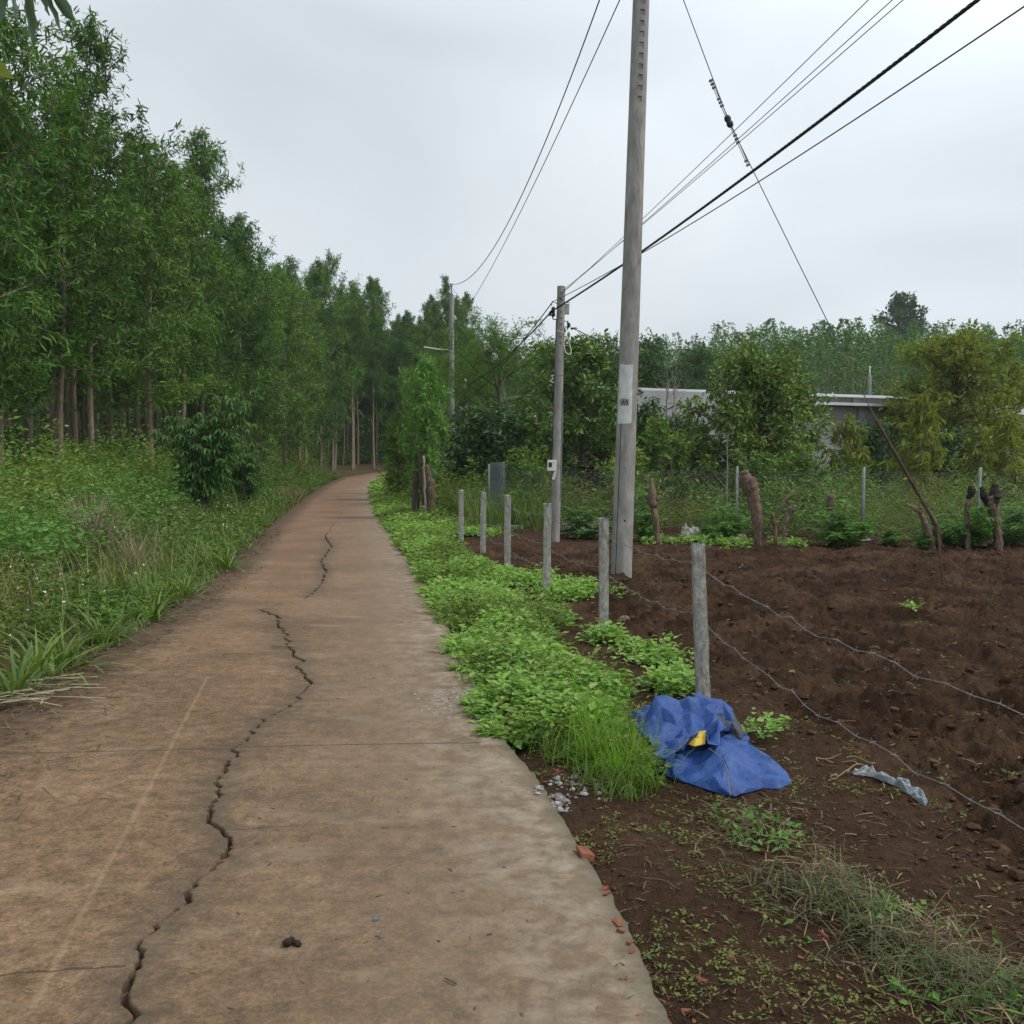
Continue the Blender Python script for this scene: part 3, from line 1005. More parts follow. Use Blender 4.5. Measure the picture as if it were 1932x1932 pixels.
# earthing wire, dried creeper traces, brackets
mb = MB()
mb.tube([cyl_pt(R(-38), z, .004) for z in np.linspace(-.05, 2.0, 12)], .0045, 6)
mb.build('earth_wire', M_CABLE, p1)
_r = random.Random(4)
mb = MB()
for a0, z0, z1 in ((30, 5.0, 6.0), (20, 4.3, 5.1), (34, 4.1, 6.1), (12, 3.4, 4.2), (5, 2.85, 3.5), (38, 1.2, 2.9)):
    a = a0; pts = []
    for z in np.arange(z0, z1, .035):
        a += _r.uniform(-6.5, 6.5)
        a = max(-20, min(60, a))
        pts.append(cyl_pt(R(a), z, .002))
    mb.tube(pts, .0028, 5)
mb.build('creeper_trace', plain('creeper_trace', (.30, .28, .24), (.42, .40, .36), 30, .95), p1, True)
mb = MB()
for sx in (-1, 1):
    mb.box((sx * .16, -.02, 7.66), (.10, .012, .02))
mb.tube([Vector((.112 * math.cos(t), .112 * math.sin(t), 7.66)) for t in np.linspace(0, 6.2832, 25)], .008, 6, cap=False)
mb.build('band_bracket', M_STEEL, p1)
for ip, isc in (((-.21, -.02, 7.62), 1.0), ((0, 0, P1H), 1.2)):
    mb = MB(); insulator(mb, ip, isc); mb.build('insulator', M_BOXG, p1, True)

# --- the slimmer pole with the meter box
B2 = gnd(1047, 1022)
P2H = 4.66
p2 = empty('utility_pole', (B2.x, B2.y, 0))
p2.rotation_euler = (0, math.atan(.105 / 4.66), 0)
tag(p2, 'slim concrete pole with a white meter box and cable clamps on top', 'pole', 'concrete utility poles')
link('shaft', pole_shaft(P2H, .088, .073, np.arange(3.62, 4.6, .112), .05, 28, .045, .05), p2)
mbx = MB(); mbx.box((-.095, -.075, 1.40), (.17, .12, .20)); meter = bevel(mbx.build('meter_box', M_BOX, p2), .012)
mbx = MB(); mbx.box((-.125, -.137, 1.415), (.062, .008, .085)); mbx.build('meter_window', M_DARK, meter)
mbx = MB(); mbx.box((-.045, -.075, 1.225), (.05, .07, .16), Euler((0, .22, 0))); mbx.build('cable_shroud', M_BOX, meter)
mb = MB()
mb.tube([(-.10, -.05, 1.5), (-.098, -.05, 2.2), (-.088, -.05, 2.9), (-.080, -.04, 4.05)], .006, 6)
mb.build('meter_cable', M_CABLE, p2)
mb = MB(); mb.tube([(.078, -.045, .75), (.076, -.045, 2.0), (.074, -.04, 2.75)], .012, 8); mb.build('conduit', M_STEEL, p2)
for z in (1.42, 1.86, 3.05):
    mb = MB()
    r = rp(.088, .073, P2H, z) + .003
    mb.tube([Vector((r * math.cos(t), r * math.sin(t), z)) for t in np.linspace(0, 6.2832, 21)], .005, 5, cap=False)
    mb.build('steel_band', M_STEEL, p2)
mb = MB(); mb.tube([(-.085, -.04, 3.05), (-.14, -.05, 3.03), (-.11, -.05, 2.99), (-.165, -.05, 2.93), (-.09, -.05, 2.91)], .010, 6); mb.build('hook', M_BOX, p2)
mb = MB()
for i in range(9):
    a = _r.uniform(0, 6.28)
    mb.box((-.165 + _r.uniform(-.04, .04), -.06 + _r.uniform(-.04, .04), 4.19 + _r.uniform(-.075, .075)), (.045, .035, .05), Euler((a, a * .7, a * .3)))
mb.tube([(-.07, -.04, 4.34), (-.16, -.05, 4.38), (-.17, -.05, 4.30)], .008, 6)
mb.tube([(-.07, -.04, 4.06), (-.13, -.05, 4.05), (-.16, -.05, 4.12)], .010, 6)
mb.build('cable_clamp', M_CABLE, p2)
mbx = MB(); mbx.box((.105, .07, 4.26), (.11, .07, .19)); bevel(mbx.build('junction_box', M_BOXG, p2), .01)
mb = MB(); mb.box((.10, .02, 4.37), (.13, .02, .012)); mb.build('bracket', M_STEEL, p2)
mb = MB(); mb.tube([(.07, -.02, 4.03), (.14, -.02, 4.03), (.15, -.02, 3.98)], .008, 6); mb.build('bracket', M_STEEL, p2)
mb = MB(); insulator(mb, (.15, -.02, 3.92), .9); mb.build('insulator', M_CABLE, p2, True)
mb = MB(); insulator(mb, (.19, -.02, 3.90), .6, (1, 0, 0)); mb.build('insulator', M_CABLE, p2, True)
mb = MB()
mb.tube([(-.055, -.075, 3.84), (.0, -.082, 3.84), (.07, -.05, 3.80), (.15, -.03, 3.70), (.205, -.02, 3.52), (.20, -.02, 3.42)], .009, 6)
mb.tube([(.075, -.045, 3.74), (.07, -.05, 3.60), (.10, -.05, 3.47), (.17, -.04, 3.42)], .009, 6)
mb.build('spare_cable_loop', M_BOX, p2)

# --- the far pole beyond the trees
B3 = at(853, 930, 38.0)
P3H = 7.45
p3 = empty('utility_pole', (B3.x, 38.0, tz(B3.x, 38)))
tag(p3, 'far slender concrete pole rising out of the roadside trees with a pin insulator on top', 'pole', 'concrete utility poles')
link('shaft', pole_shaft(P3H, .115, .085, np.arange(6.2, 7.3, .25), -.2, 20, .05, .08), p3)
mb = MB(); mb.tube([(0, 0, P3H - .4), (0, 0, P3H + .32)], .022, 8); mb.box((0, 0, P3H + .02), (.12, .10, .05)); mb.build('pin_bracket', M_STEEL, p3)
mb = MB(); insulator(mb, (0, 0, P3H + .30), 1.5); mb.build('insulator', M_BOXG, p3, True)
mb = MB(); mb.tube([(-.08, 0, 5.45), (-.5, 0, 5.48), (-1.02, 0, 5.56)], .024, 8); mb.build('side_tube', M_BOX, p3)  # white tube branching left from the pole, carries no lamp

# --- thin grey post with insulator behind the farm building, and two little posts among the orchard trees
def thin_post(px, py_top, py_base, d, r, label, name='utility_pole', mat=None, cap=True):
    top = at(px, py_top, d); bz = tz(top.x, d)
    o = empty(name, (top.x, d, bz))
    H = top.z - bz
    mb = MB()
    V, Q = lathe([(r * 1.15, -.2), (r, H * .5), (r * .85, H * .97), (r * .5, H * .975)], 12)
    mb.add(V, Q)
    mb.build('shaft', mat or M_CONC, o)
    if cap:
        mb = MB(); mb.tube([(0, 0, H * .95), (0, 0, H * 1.03)], r * .3, 8); insulator(mb, (0, 0, H * 1.03), r * 14); mb.build('insulator', M_BOX, o, True)
    tag(o, label, 'pole', 'concrete utility poles')
    return o, Vector((top.x, d, top.z))
o, TOPX = thin_post(1641, 702, 800, 50.0, .10, 'thin grey pole standing behind the long grey farm building')
o, TOPA = thin_post(878, 727, 900, 35.0, .085, 'short dark weathered post with a pale cap among the roadside trees', mat=M_BARK2)
o, TOPB = thin_post(934, 752, 900, 34.0, .065, 'short grey post above the low tin roof', cap=False)

# ---------------------------------------------------------------- wires
def wire_pts(a, b, sag, n=40):
    a, b = Vector(a), Vector(b)
    return [a.lerp(b, t) - Vector((0, 0, sag * 4 * t * (1 - t))) for t in np.linspace(0, 1, n)]


def wire(name, pts, r, mat, label, cat='cable', group=None):
    mb = MB(); mb.tube(pts, r, 6)
    o = mb.build(name, mat)
    return tag(o, label, cat, group)


def twisted(name, pts, r, k, pitch, mat, label, cat='cable', group=None):
    """k conductors wound round one another"""
    pts = [Vector(p) for p in pts]
    L_ = [0.0]
    for i in range(1, len(pts)): L_.append(L_[-1] + (pts[i] - pts[i - 1]).length)
    L_ = np.array(L_); P = np.array([tuple(p) for p in pts])
    m = int(L_[-1] / (pitch / 7)) + 2
    s = np.linspace(0, L_[-1], m)
    C = np.stack([np.interp(s, L_, P[:, i]) for i in range(3)], -1)
    tan = unit(np.gradient(C, axis=0))
    A = unit(np.cross(tan, np.array([[0, 0, 1.0]])))
    B = np.cross(tan, A)
    mb = MB()
    for q in range(k):
        ph = 2 * np.pi * s / pitch + q * 2 * np.pi / k
        mb.tube(C + r * 1.05 * (np.cos(ph)[:, None] * A + np.sin(ph)[:, None] * B), r, 5)
    return tag(mb.build(name, mat, None, True), label, cat, group)


def p1pt(x, y, z): return p1.matrix_basis @ Vector((x, y, z))
bpy.context.view_layer.update()
P1TOP = p1.matrix_world @ Vector((0, 0, P1H + .11))
P1BR = p1.matrix_world @ Vector((-.21, -.02, 7.64))
P3TOP = Vector((B3.x, 38.0, p3.location.z + P3H + .40))
wire('power_line', wire_pts(P3TOP, P1TOP, 1.42, 60), .011, M_LINE, 'upper bare line sagging from the far pole to the thick pole', 'power line', 'lines between the poles')
VJ = at(882, 582, 36.0)
wire('power_line', [P1BR.lerp(VJ, t) - Vector((0, 0, .25 * 4 * t * (1 - t))) for t in np.linspace(0, 1, 40)] + [VJ.lerp(Vector((B3.x + .05, 38, P3TOP.z - .16)), t) for t in (.3, .65, 1.0)], .0085, M_LINE,
     'lower thin line from the thick pole to a drooping tap at the far pole', 'power line', 'lines between the poles')
p2m = p2.matrix_world.copy()
C2 = p2m @ Vector((-.165, -.06, 4.20))


def through(p, px, py, d, ext):
    """end point on the line from p through the picture point at depth d, carried on to y = ext"""
    q = at(px, py, d)
    t = (ext - p.y) / (q.y - p.y)
    return p + (q - p) * t


twisted('overhead_cable', wire_pts(C2, through(C2, 1767, -6, 7.5, -1.5), .25, 50), .0082, 4, .30, M_CABLE,
        'thick twisted black bundle cable running from the slim pole over the plot', 'cable', 'cables on the slim pole')
C2b = p2m @ Vector((-.15, -.05, 4.37))
wire('overhead_cable', wire_pts(C2b, through(C2b, 1832, -4, 7.8, -1.5), .33, 50), .0062, M_CABLE, 'single black cable hanging just below the thick twisted bundle', 'cable', 'cables on the slim pole')
for i, (px, dy, wl_) in enumerate(((1612, 0, 'uppermost'), (1655, .02, 'middle one'), (1674, .045, 'lowest'))):
    s = p2m @ Vector((.05, .0, 4.56 + dy))
    wire('overhead_wire', wire_pts(s, through(s, px, -2, 8.6, -1.0), .12, 40), .0042, M_LINE,
         wl_ + ' of three hair thin wires leaving the top of the slim pole', 'wire', 'thin wires to the slim pole top')
wire('overhead_cable', wire_pts(C2, TOPA, .18, 30), .014, M_CABLE, 'black cable dropping from the slim pole to the short dark post', 'cable', 'cables on the slim pole')
wire('overhead_cable', wire_pts(C2b, at(850, 778, 37.8), .25, 30), .011, M_CABLE, 'black cable dropping from the slim pole into the trees by the far pole', 'cable', 'cables on the slim pole')
S2 = p2m @ Vector((.24, -.02, 3.90))
twisted('service_cable', wire_pts(S2, at(1600, 792, 33.9), .35, 40), .006, 2, .25, M_CABLE, 'twisted service cable from the slim pole to the grey farm building', 'cable')
twisted('stay_wire', wire_pts((B3.x - .08, 38, p3.location.z + P3H - .35), at(790, 660, 40), .05, 20), .012, 2, .5, M_LINE, 'short stay wire slanting left from the far pole into the trees', 'stay wire')
for i, (a, b, sg) in enumerate(((at(878, 752, 35), at(990, 760, 32), .08), (at(878, 757, 35), at(985, 768, 32), .12), (at(934, 772, 34), at(1000, 782, 32), .03))):
    wire('overhead_wire', wire_pts(a, b, sg, 14), .007, M_LINE, 'slack grey wire strung between the short posts in the orchard', 'wire', 'slack orchard wires')
for i, (pa, pb) in enumerate((((1525, 742), (1641, 738)), ((1641, 738), (1720, 742)))):
    wire('overhead_wire', wire_pts(at(pa[0], pa[1] - 4, 50), at(pb[0], pb[1] - 4, 50), .1, 12), .010, M_LINE, 'thin wire running along behind the farm building roof', 'wire', 'wires behind the farm building')

# --- stay (guy) of the thick pole: wire, strain insulator, rusty guard pipe, anchor rod
gA = gnd(1783, 1102)
stay = empty('guy_wire', gA)
tag(stay, 'slanting guy wire with an egg insulator and a rusty guard pipe anchored in the plot', 'guy wire')
inv = Vector(gA)
gtop = p1.matrix_world @ Vector((.02, 0, 8.75))
gB = at(1768, 994, 12.85)          # foot of the pipe
gC = at(1653, 793, 13.0)           # head of the pipe
gI = at(1375, 229, 13.45)
mb = MB(); mb.tube([gA - inv - Vector((0, 0, .15)), gB - inv], .014, 8); mb.build('anchor_rod', M_RUST, stay)
mb = MB(); mb.tube([gB - inv, gC - inv], .021, 10); mb.build('guard_pipe', M_RUST, stay)
mb = MB()
mb.tube([gC - inv - (gC - gB) * .05, gC.lerp(gI, .5) - inv, gI - inv], .0065, 6)
mb.tube([gI - inv, gI.lerp(gtop, .5) - inv, gtop - inv], .0065, 6)
mb.build('stay_strand', M_LINE, stay)
dr = (gtop - gC).normalized()
rotq = Vector((0, 0, 1)).rotation_difference(dr)
mb = MB()
V, Q = lathe([(.012, -.085), (.036, -.07), (.046, -.03), (.036, -.008), (.036, .008), (.046, .03), (.036, .07), (.012, .085)], 14)
mb.add(V @ np.array(rotq.to_matrix()).T + np.array(gI - inv), Q)
mb.build('strain_insulator', M_CABLE, stay, True)
mb = MB()
for off in (-.62, -.56, -.30, -.25, -.20, .22, .27, .32, .48, .53, .58):
    c = gI - inv + dr * off
    mb.box(c, (.045, .03, .022), rotq.to_euler())
for s_ in (-1, 1):
    side = dr.cross(Vector((0, 1, 0))).normalized() * .012 * s_
    mb.tube([gI - inv + side + dr * .07, gI - inv + side * .8 + dr * .6], .005, 5)
    mb.tube([gI - inv + side - dr * .07, gI - inv + side * .8 - dr * .6], .005, 5)
mb.build('wire_clip', M_LINE, stay)

# ---------------------------------------------------------------- barbed wire fence
POSTS = [((1317, 1026), (1327, 1310), .094), ((1139, 978), (1139, 1185), .092), ((1033, 950), (1031, 1122), .090),
         ((958, 935), (957, 1073), .094), ((912, 928), (911, 1046), .090), ((870, 925), (870, 1022), .092)]
PLAB = ['pale concrete fence post standing just behind the blue tarp', 'weathered concrete fence post with a dug up stump at its foot beside the thick pole',
        'mottled grey concrete fence post just in front of the slim pole', 'concrete fence post third from the weedy end of the wire fence',
        'concrete fence post second from the weedy end of the wire fence', 'concrete end post of the wire fence nearest the chain link roll']


def fence_post(base, top, w, label, seed):
    rg = np.random.default_rng(seed)
    H = top.z - base.z
    rows = 14
    V = []
    base = Vector((base.x, base.y, base.z))
    for i in range(rows):
        t = i / (rows - 1)
        z = -.3 + (H + .3) * t
        c = (top - base) * max(0.0, z / H)
        ww = w / 2 * (1 - .06 * t)
        for sx, sy_ in ((-1, -1), (0, -1.02), (1, -1), (1.02, 0), (1, 1), (0, 1.02), (-1, 1), (-1.02, 0)):
            k = .90 if abs(sx) == 1 and abs(sy_) == 1 else 1.0
            V.append((c.x + sx * k * ww + rg.normal(0, .0022), c.y + sy_ * k * ww + rg.normal(0, .0022), z + (rg.normal(0, .004) if 0 < i < rows - 1 else (rg.normal(0, .006) if i else 0))))
    n = 8
    Q = [[i * n + j, i * n + (j + 1) % n, (i + 1) * n + (j + 1) % n, (i + 1) * n + j] for i in range(rows - 1) for j in range(n)]
    k = (rows - 1) * n
    mb = MB().add(V, Q + [[k, k + 1, k + 2, k + 3], [k, k + 3, k + 4, k + 7], [k + 7, k + 4, k + 5, k + 6]])
    o = mb.build('fence_post', M_POST)
    o.location = base
    o.rotation_euler = (0, 0, 0)
    return tag(o, label, 'fence post', 'concrete posts of the barbed wire fence')


pb, pt = [Vector((1.72, 2.15, -.05))], [Vector((1.70, 2.15, 1.0))]
for (t_, b_, w_), lab in zip(POSTS, PLAB):
    b = gnd(*b_); b.z = float(gz(b.x, b.y)) - .0
    t = at(t_[0], t_[1], b.y)
    fence_post(b, t, w_, lab, len(pb))
    pb.append(b); pt.append(t)
fence_post(pb[0], pt[0], .094, 'concrete fence post beside the heap of cut weeds', 99)


def barbed(fr_, i0, i1, sags, label, extra=None):
    ctrl = []
    for i in range(i0, i1 + 1):
        c = pb[i].lerp(pt[i], fr_[i] if hasattr(fr_, '__len__') else fr_)
        ctrl.append(c + Vector((-.055, -.03, 0)))
    pts = []
    rg = random.Random(7 + i0 + len(label))
    for i in range(len(ctrl) - 1):
        sg = sags[i % len(sags)]
        m = 26
        kx = [rg.uniform(-.018, .018) for _ in range(m)]
        for q in range(m):
            t = q / m
            p = ctrl[i].lerp(ctrl[i + 1], t) - Vector((0, 0, sg * 4 * t * (1 - t)))
            p += Vector((kx[q] * .6, 0, kx[(q * 7) % m])) * min(1, 6 * t * (1 - t))
            pts.append(p)
    pts.append(ctrl[-1])
    o = twisted('barbed_wire', pts, .0012, 2, .045, M_WIRE, label, 'barbed wire', 'strands of the barbed wire fence')
    mb = MB()
    acc = 0.0
    for i in range(1, len(pts)):
        acc += (pts[i] - pts[i - 1]).length
        if acc > .11:
            acc = 0.0
            d = (pts[i] - pts[i - 1]).normalized()
            a = d.cross(Vector((0, 0, 1))).normalized(); b = d.cross(a)
            th = rg.uniform(0, 3.14)
            for k in range(2):
                v = (a * math.cos(th + k * 1.4) + b * math.sin(th + k * 1.4)) * .017 + d * .004 * (1 if k else -1)
                mb.tube([pts[i] - v, pts[i] + v], [.0012, .0012], 4)
            mb.tube([pts[i] - d * .009, pts[i] + d * .009], 0.0032, 6)
    tag(mb.build('barbs', M_WIRE, o), kind='stuff')
    return o


barbed(.89, 0, 6, [.10, .05, .04, .05, .03, .05], 'upper strand of barbed wire along the concrete fence posts')
barbed(.575, 0, 6, [.13, .07, .06, .04, .06, .07], 'lower strand of barbed wire along the concrete fence posts')
barbed(.33, 3, 6, [.05, .04, .06], 'lowest slack strand of barbed wire between the far fence posts')

# ---------------------------------------------------------------- chain link fence across the back of the plot
CLP = [(-.55, 24.0), (.95, 22.4), (2.6, 21.0), (4.33, 19.75), (6.43, 18.75), (8.1, 17.75), (10.4, 16.9), (12.9, 16.2)]
CLH = 1.28
cl = empty('chain_link_fence', (CLP[3][0], CLP[3][1], 0))
tag(cl, 'low chain link fence on thin galvanised posts overgrown with weeds', 'fence')
o0 = Vector((CLP[3][0], CLP[3][1], 0))
for i, (x, y) in enumerate(CLP):
    if i == 2: continue
    mb = MB(); mb.tube([Vector((x, y, -.2)) - o0, Vector((x + .01, y, CLH + .1)) - o0], .027, 10); mb.build('post', M_STEEL, cl, True)
mb = MB()
sp = .085
for i in range(len(CLP) - 1):
    a, b = Vector((*CLP[i], .08)) - o0, Vector((*CLP[i + 1], .08)) - o0
    ln = (b - a).length
    d = (b - a) / ln
    h = CLH - .12
    k = -int(h / sp)
    s = -h
    while s < ln:
        for sgn in (1, -1):
            s0, s1 = s, s + h
            z0, z1 = 0.0, h
            if s0 < 0: z0, s0 = -s0, 0.0
            if s1 > ln: z1, s1 = h - (s1 - ln), ln
            if z1 - z0 > .03:
                za, zb = (z0, z1) if sgn > 0 else (h - z0, h - z1)
                mb.tube([a + d * s0 + Vector((0, .004 * sgn, za)), a + d * s1 + Vector((0, .004 * sgn, zb))], 0.0013, 3, cap=False)
        s += sp
o = mb.build('mesh', M_WIRE, cl)
tag(o, kind='stuff')
mb = MB()
for zz, dz in ((CLH + .03, .02), (CLH - .04, 0)):
    for i in range(len(CLP) - 1):
        mb.tube(wire_pts(Vector((*CLP[i], zz)) - o0, Vector((*CLP[i + 1], zz)) - o0, .02 + dz, 8), .004, 5)
mb.build('top_wire', M_LINE, cl)
for i, (x, y) in enumerate(CLP[3:7]):
    rg = np.random.default_rng(60 + i)
    V, T = blobs(np.array([[0, 0, .02]]), np.array([.16]), rg, .35, .1)
    mb = MB().add(V, None, T)
    mb.build('footing', M_POST, cl, loc=Vector((x + .05, y - .02, float(gz(x, y)) + .01)) - o0)

# roll of chain link leaning on the end post
rl = empty('chain_link_roll', (-.33, 23.6, 0))
tag(rl, 'upright roll of grey chain link netting beside a steel post', 'wire roll')
mb = MB()
for w in range(5):
    rr_ = .17 - .018 * w
    for sgn in (1, -1):
        for ph in np.linspace(0, 2 * np.pi, 15, endpoint=False):
            zz = np.linspace(0, 1.42, 14)
            a = ph + sgn * zz * 2.6 / (rr_ / .17)
            mb.tube(np.stack([rr_ * np.cos(a), rr_ * np.sin(a), zz], -1), .0035, 3, cap=False)
o = mb.build('netting', M_STEEL, rl)
for z in (.35, 1.05):
    mb = MB(); mb.tube([(.175 * math.cos(t), .175 * math.sin(t), z) for t in np.linspace(0, 6.2832, 21)], .004, 4, cap=False)
    mb.build('binding_wire', M_LINE, rl)

M_PALM = leafmat('palmate_leaf', [(0.034, 0.097, 0.021), (0.06, 0.145, 0.032), (0.1, 0.206, 0.048), (0.143, 0.248, 0.057)], trans=.25)
M_STALK = islandmat('pale_stalk', [(.22, .17, .12), (.34, .27, .19), (.44, .36, .27)])

# ---------------------------------------------------------------- trees
def gen_tree(seed, H, r0, crown0, nprim, prof, elev, nsec, seclen, nleaf, L, W, leafm, barkm, tm=TM_DIAMOND, droop=.2, arch=.25, bend=.03, spread=.10,
             norm=True, lenvar=(.72, 1.22), tipbias=0.0, stems=1, upb=.5, ter=0, lvar=.35, out=0.0):
    """returns (trunk mesh, crown mesh): tapered trunk with limbs; leaves strewn along the twigs"""
    rg = np.random.default_rng(seed)
    mb = MB()
    tw_a, tw_b = [], []
    for st in range(stems):
        ph = rg.uniform(0, 6.28)
        n = 9
        tz_ = np.linspace(0, 1, n)
        off = np.cumsum(rg.normal(0, bend * H / n, (n, 2)), 0)
        off -= off[:1]
        if stems > 1:
            d = np.array([math.cos(ph), math.sin(ph)]) * H * .16
            off = off + d[None] * (tz_ ** .9)[:, None]
        hh = H * (1 if st == 0 else rg.uniform(.75, 1))
        tp = np.stack([off[:, 0], off[:, 1], tz_ * hh * .97], -1)
        tp[0, 2] = -.15
        rr = r0 * (1 - tz_) ** .8 * (.8 if stems > 1 else 1) + .006
        rr[0] *= 1.25
        mb.tube(tp, rr, 7, cap=False)
        npr = nprim // stems
        for i in range(npr):
            u = (i + rg.uniform(0, .9)) / npr
            hz = crown0 + (1 - crown0) * u
            p0 = np.array([np.interp(hz, tz_, tp[:, k]) for k in range(3)])
            p0[2] = hz * hh * .97
            az = i * 2.39996 + rg.uniform(-.5, .5) + ph
            ln = max(.12, prof(u) * rg.uniform(*lenvar))
            el = elev[0] + (elev[1] - elev[0]) * u + rg.normal(0, .12)
            d0 = np.array([math.cos(az) * math.cos(el), math.sin(az) * math.cos(el), math.sin(el)])
            m = 5
            pts = [p0]
            p = p0.copy()
            d = d0.copy()
            for q in range(m - 1):
                p = p + d * ln / (m - 1)
                d = d + rg.normal(0, .10, 3) + np.array([0, 0, arch * .25])
                d /= np.linalg.norm(d)
                pts.append(p.copy())
            pts = np.array(pts)
            rb = max(.006, min(r0 * .42, .010 + ln * .011))
            mb.tube(pts, rb * np.linspace(1, .3, m), 4, cap=False)
            for q in range(m - 1):
                if q >= 1 or ln < .6:
                    tw_a.append(pts[q]); tw_b.append(pts[q + 1])
            for s in range(nsec):
                t = rg.uniform(.22, 1.0)
                k = min(m - 2, int(t * (m - 1)))
                q0 = pts[k] + (pts[k + 1] - pts[k]) * (t * (m - 1) - k)
                dd = unit(pts[k + 1] - pts[k]) * .55 + unit(rg.normal(0, 1, 3)) * .8 + np.array([0, 0, arch * .5])
                dd = unit(dd)
                sl = seclen * ln * rg.uniform(.5, 1.2)
                q1 = q0 + dd * sl * .5
                dd = unit(dd + rg.normal(0, .25, 3) + np.array([0, 0, -droop * .5]))
                q2 = q1 + dd * sl * .5
                tw_a += [q0, q1]; tw_b += [q1, q2]
                if sl > .25: mb.tube([q0, q1, q2], [rb * .35 + .001, rb * .25 + .001, .002], 3, cap=False)
                for w in range(ter):
                    e0 = q0 + (q2 - q0) * rg.uniform(.3, 1)
                    e1 = e0 + unit(rg.normal(0, 1, 3) + np.array([0, 0, .3])) * sl * .45
                    tw_a.append(e0); tw_b.append(e1)
    A, B = np.array(tw_a), np.array(tw_b)
    ln = np.linalg.norm(B - A, axis=1)
    idx = rg.choice(len(A), nleaf, p=ln / ln.sum())
    t = rg.random(nleaf)
    if tipbias: t = t ** (1 / (1 + tipbias))
    P = A[idx] + (B - A)[idx] * t[:, None] + rg.normal(0, spread * .5, (nleaf, 3))
    D = unit((B - A)[idx]) * .6 + unit(rg.normal(0, 1, (nleaf, 3))) * .8
    if out:
        rad = P.copy(); rad[:, 2] = 0
        D = D + unit(rad) * out
    D[:, 2] -= droop
    s = 1 + lvar * rg.uniform(-1, 1, nleaf)
    V, Q, T = leaf_geo(P, D, L * s, W * s, rg, tm, upb)
    if norm:
        kz = H / np.percentile(V[:, 2], 99.6)
        V = V * np.array([1, 1, kz])
        mb.V = [v * np.array([1, 1, kz]) for v in mb.V]
    trunk = mb.mesh('trunk', barkm, True)
    crown = mesh_np('crown', V, [Q, T], leafm)
    return trunk, crown


def put_tree(name, meshes, x, y, rz=0.0, sc=1.0, label=None, cat='tree', group=None, z=None, parts=('trunk', 'crown')):
    o = empty(name, (x, y, (tz(x, y) if z is None else z)), rz)
    o.scale = sc if hasattr(sc, '__len__') else (sc, sc, sc)
    for nm, me in zip(parts, meshes):
        link(nm, me, o)
    return tag(o, label, cat, group)


# --- acacia plantation
def aprof(w):
    return lambda u: w * (0.62 + .5 * math.sin(min(1, u * 1.25) * math.pi * .62)) * (1 - u ** 2.6) + .22


EDGE = [gen_tree(100 + k, 11.5, .085, (.13, .24, .17, .30)[k], 58, aprof(1.55 + .12 * k), (.15, 1.05), 8, .42, 14500, .19, .044, M_ACACIA, M_BARK, TM_SICKLE, droop=.35, arch=.5, spread=.13, ter=2, norm=False, lenvar=(.45, 1.45), tipbias=.4)
        for k in range(4)]
INNER = [gen_tree(140 + k, 11.5, .080, .42, 36, aprof(1.35), (.45, 1.15), 7, .42, 8000, .19, .046, M_ACACIA, M_BARK, TM_DIAMOND, droop=.35, arch=.5, spread=.14, ter=2, norm=False, lenvar=(.45, 1.4), tipbias=.4)
         for k in range(3)]

prng = random.Random(21)


def arc_points(n_rows, step):
    """positions along the plantation edge, row by row, running back from it"""
    ex, ey = EX[1:], EY[1:]
    P = np.stack([ex, ey], -1)
    seg = np.linalg.norm(np.diff(P, axis=0), axis=1)
    s = np.concatenate([[0], np.cumsum(seg)])
    out = []
    for r in range(n_rows):
        q = 6.0 + (r % 2) * step * .5
        while q < s[-1]:
            x, y = np.interp(q, s, P[:, 0]), np.interp(q, s, P[:, 1])
            x2, y2 = np.interp(min(q + .5, s[-1]), s, P[:, 0]), np.interp(min(q + .5, s[-1]), s, P[:, 1])
            dx, dy = x2 - x, y2 - y
            l = math.hypot(dx, dy) + 1e-9
            nx, ny = -dy / l, dx / l
            out.append((r, x + nx * r * 2.6 + prng.uniform(-.45, .45), y + ny * r * 2.6 + prng.uniform(-.45, .45), q))
            q += step * prng.uniform(.85, 1.15) * (1.0 if y < 60 else (.66 if x < 3 else 1.5))
    return out


ALAB_EDGE = 'tall slender plantation tree with narrow leaves in the front row beside the lane'
ALAB_IN = 'bare trunked plantation tree in the dark rows behind the roadside front row'
ALAB_BEND = 'tall plantation tree in the front row beyond the bend of the lane'
for r, x, y, q in arc_points(6, 2.45):
    if x < -.62 * y - 4 or y < 12 or (x > 3 and r > 2) or (y < 50 and r > 4): continue
    hfac = prng.uniform(.80, 1.14) * (1.04 if y < 40 else .93) * ((prng.uniform(1.06, 1.3) if x < -3 else .85) if y > 66 else 1.0)
    if r == 0 and prng.random() < .10: continue
    if r == 0 or (r == 1 and prng.random() < .35):
        bend_ = y > 70
        me = INNER[prng.randrange(3)] if bend_ and prng.random() < .8 else EDGE[prng.randrange(4)]
        put_tree('acacia_tree', me, x, y, prng.uniform(0, 6.28), (1, 1, hfac * (1.0 if y < 60 else .97)), ALAB_BEND if bend_ else ALAB_EDGE, 'tree',
                 'plantation front row beyond the bend' if bend_ else 'plantation front row beside the lane')
    else:
        put_tree('acacia_tree', INNER[prng.randrange(3)], x, y, prng.uniform(0, 6.28), (1, 1, hfac), ALAB_IN, 'tree', 'plantation rows behind')

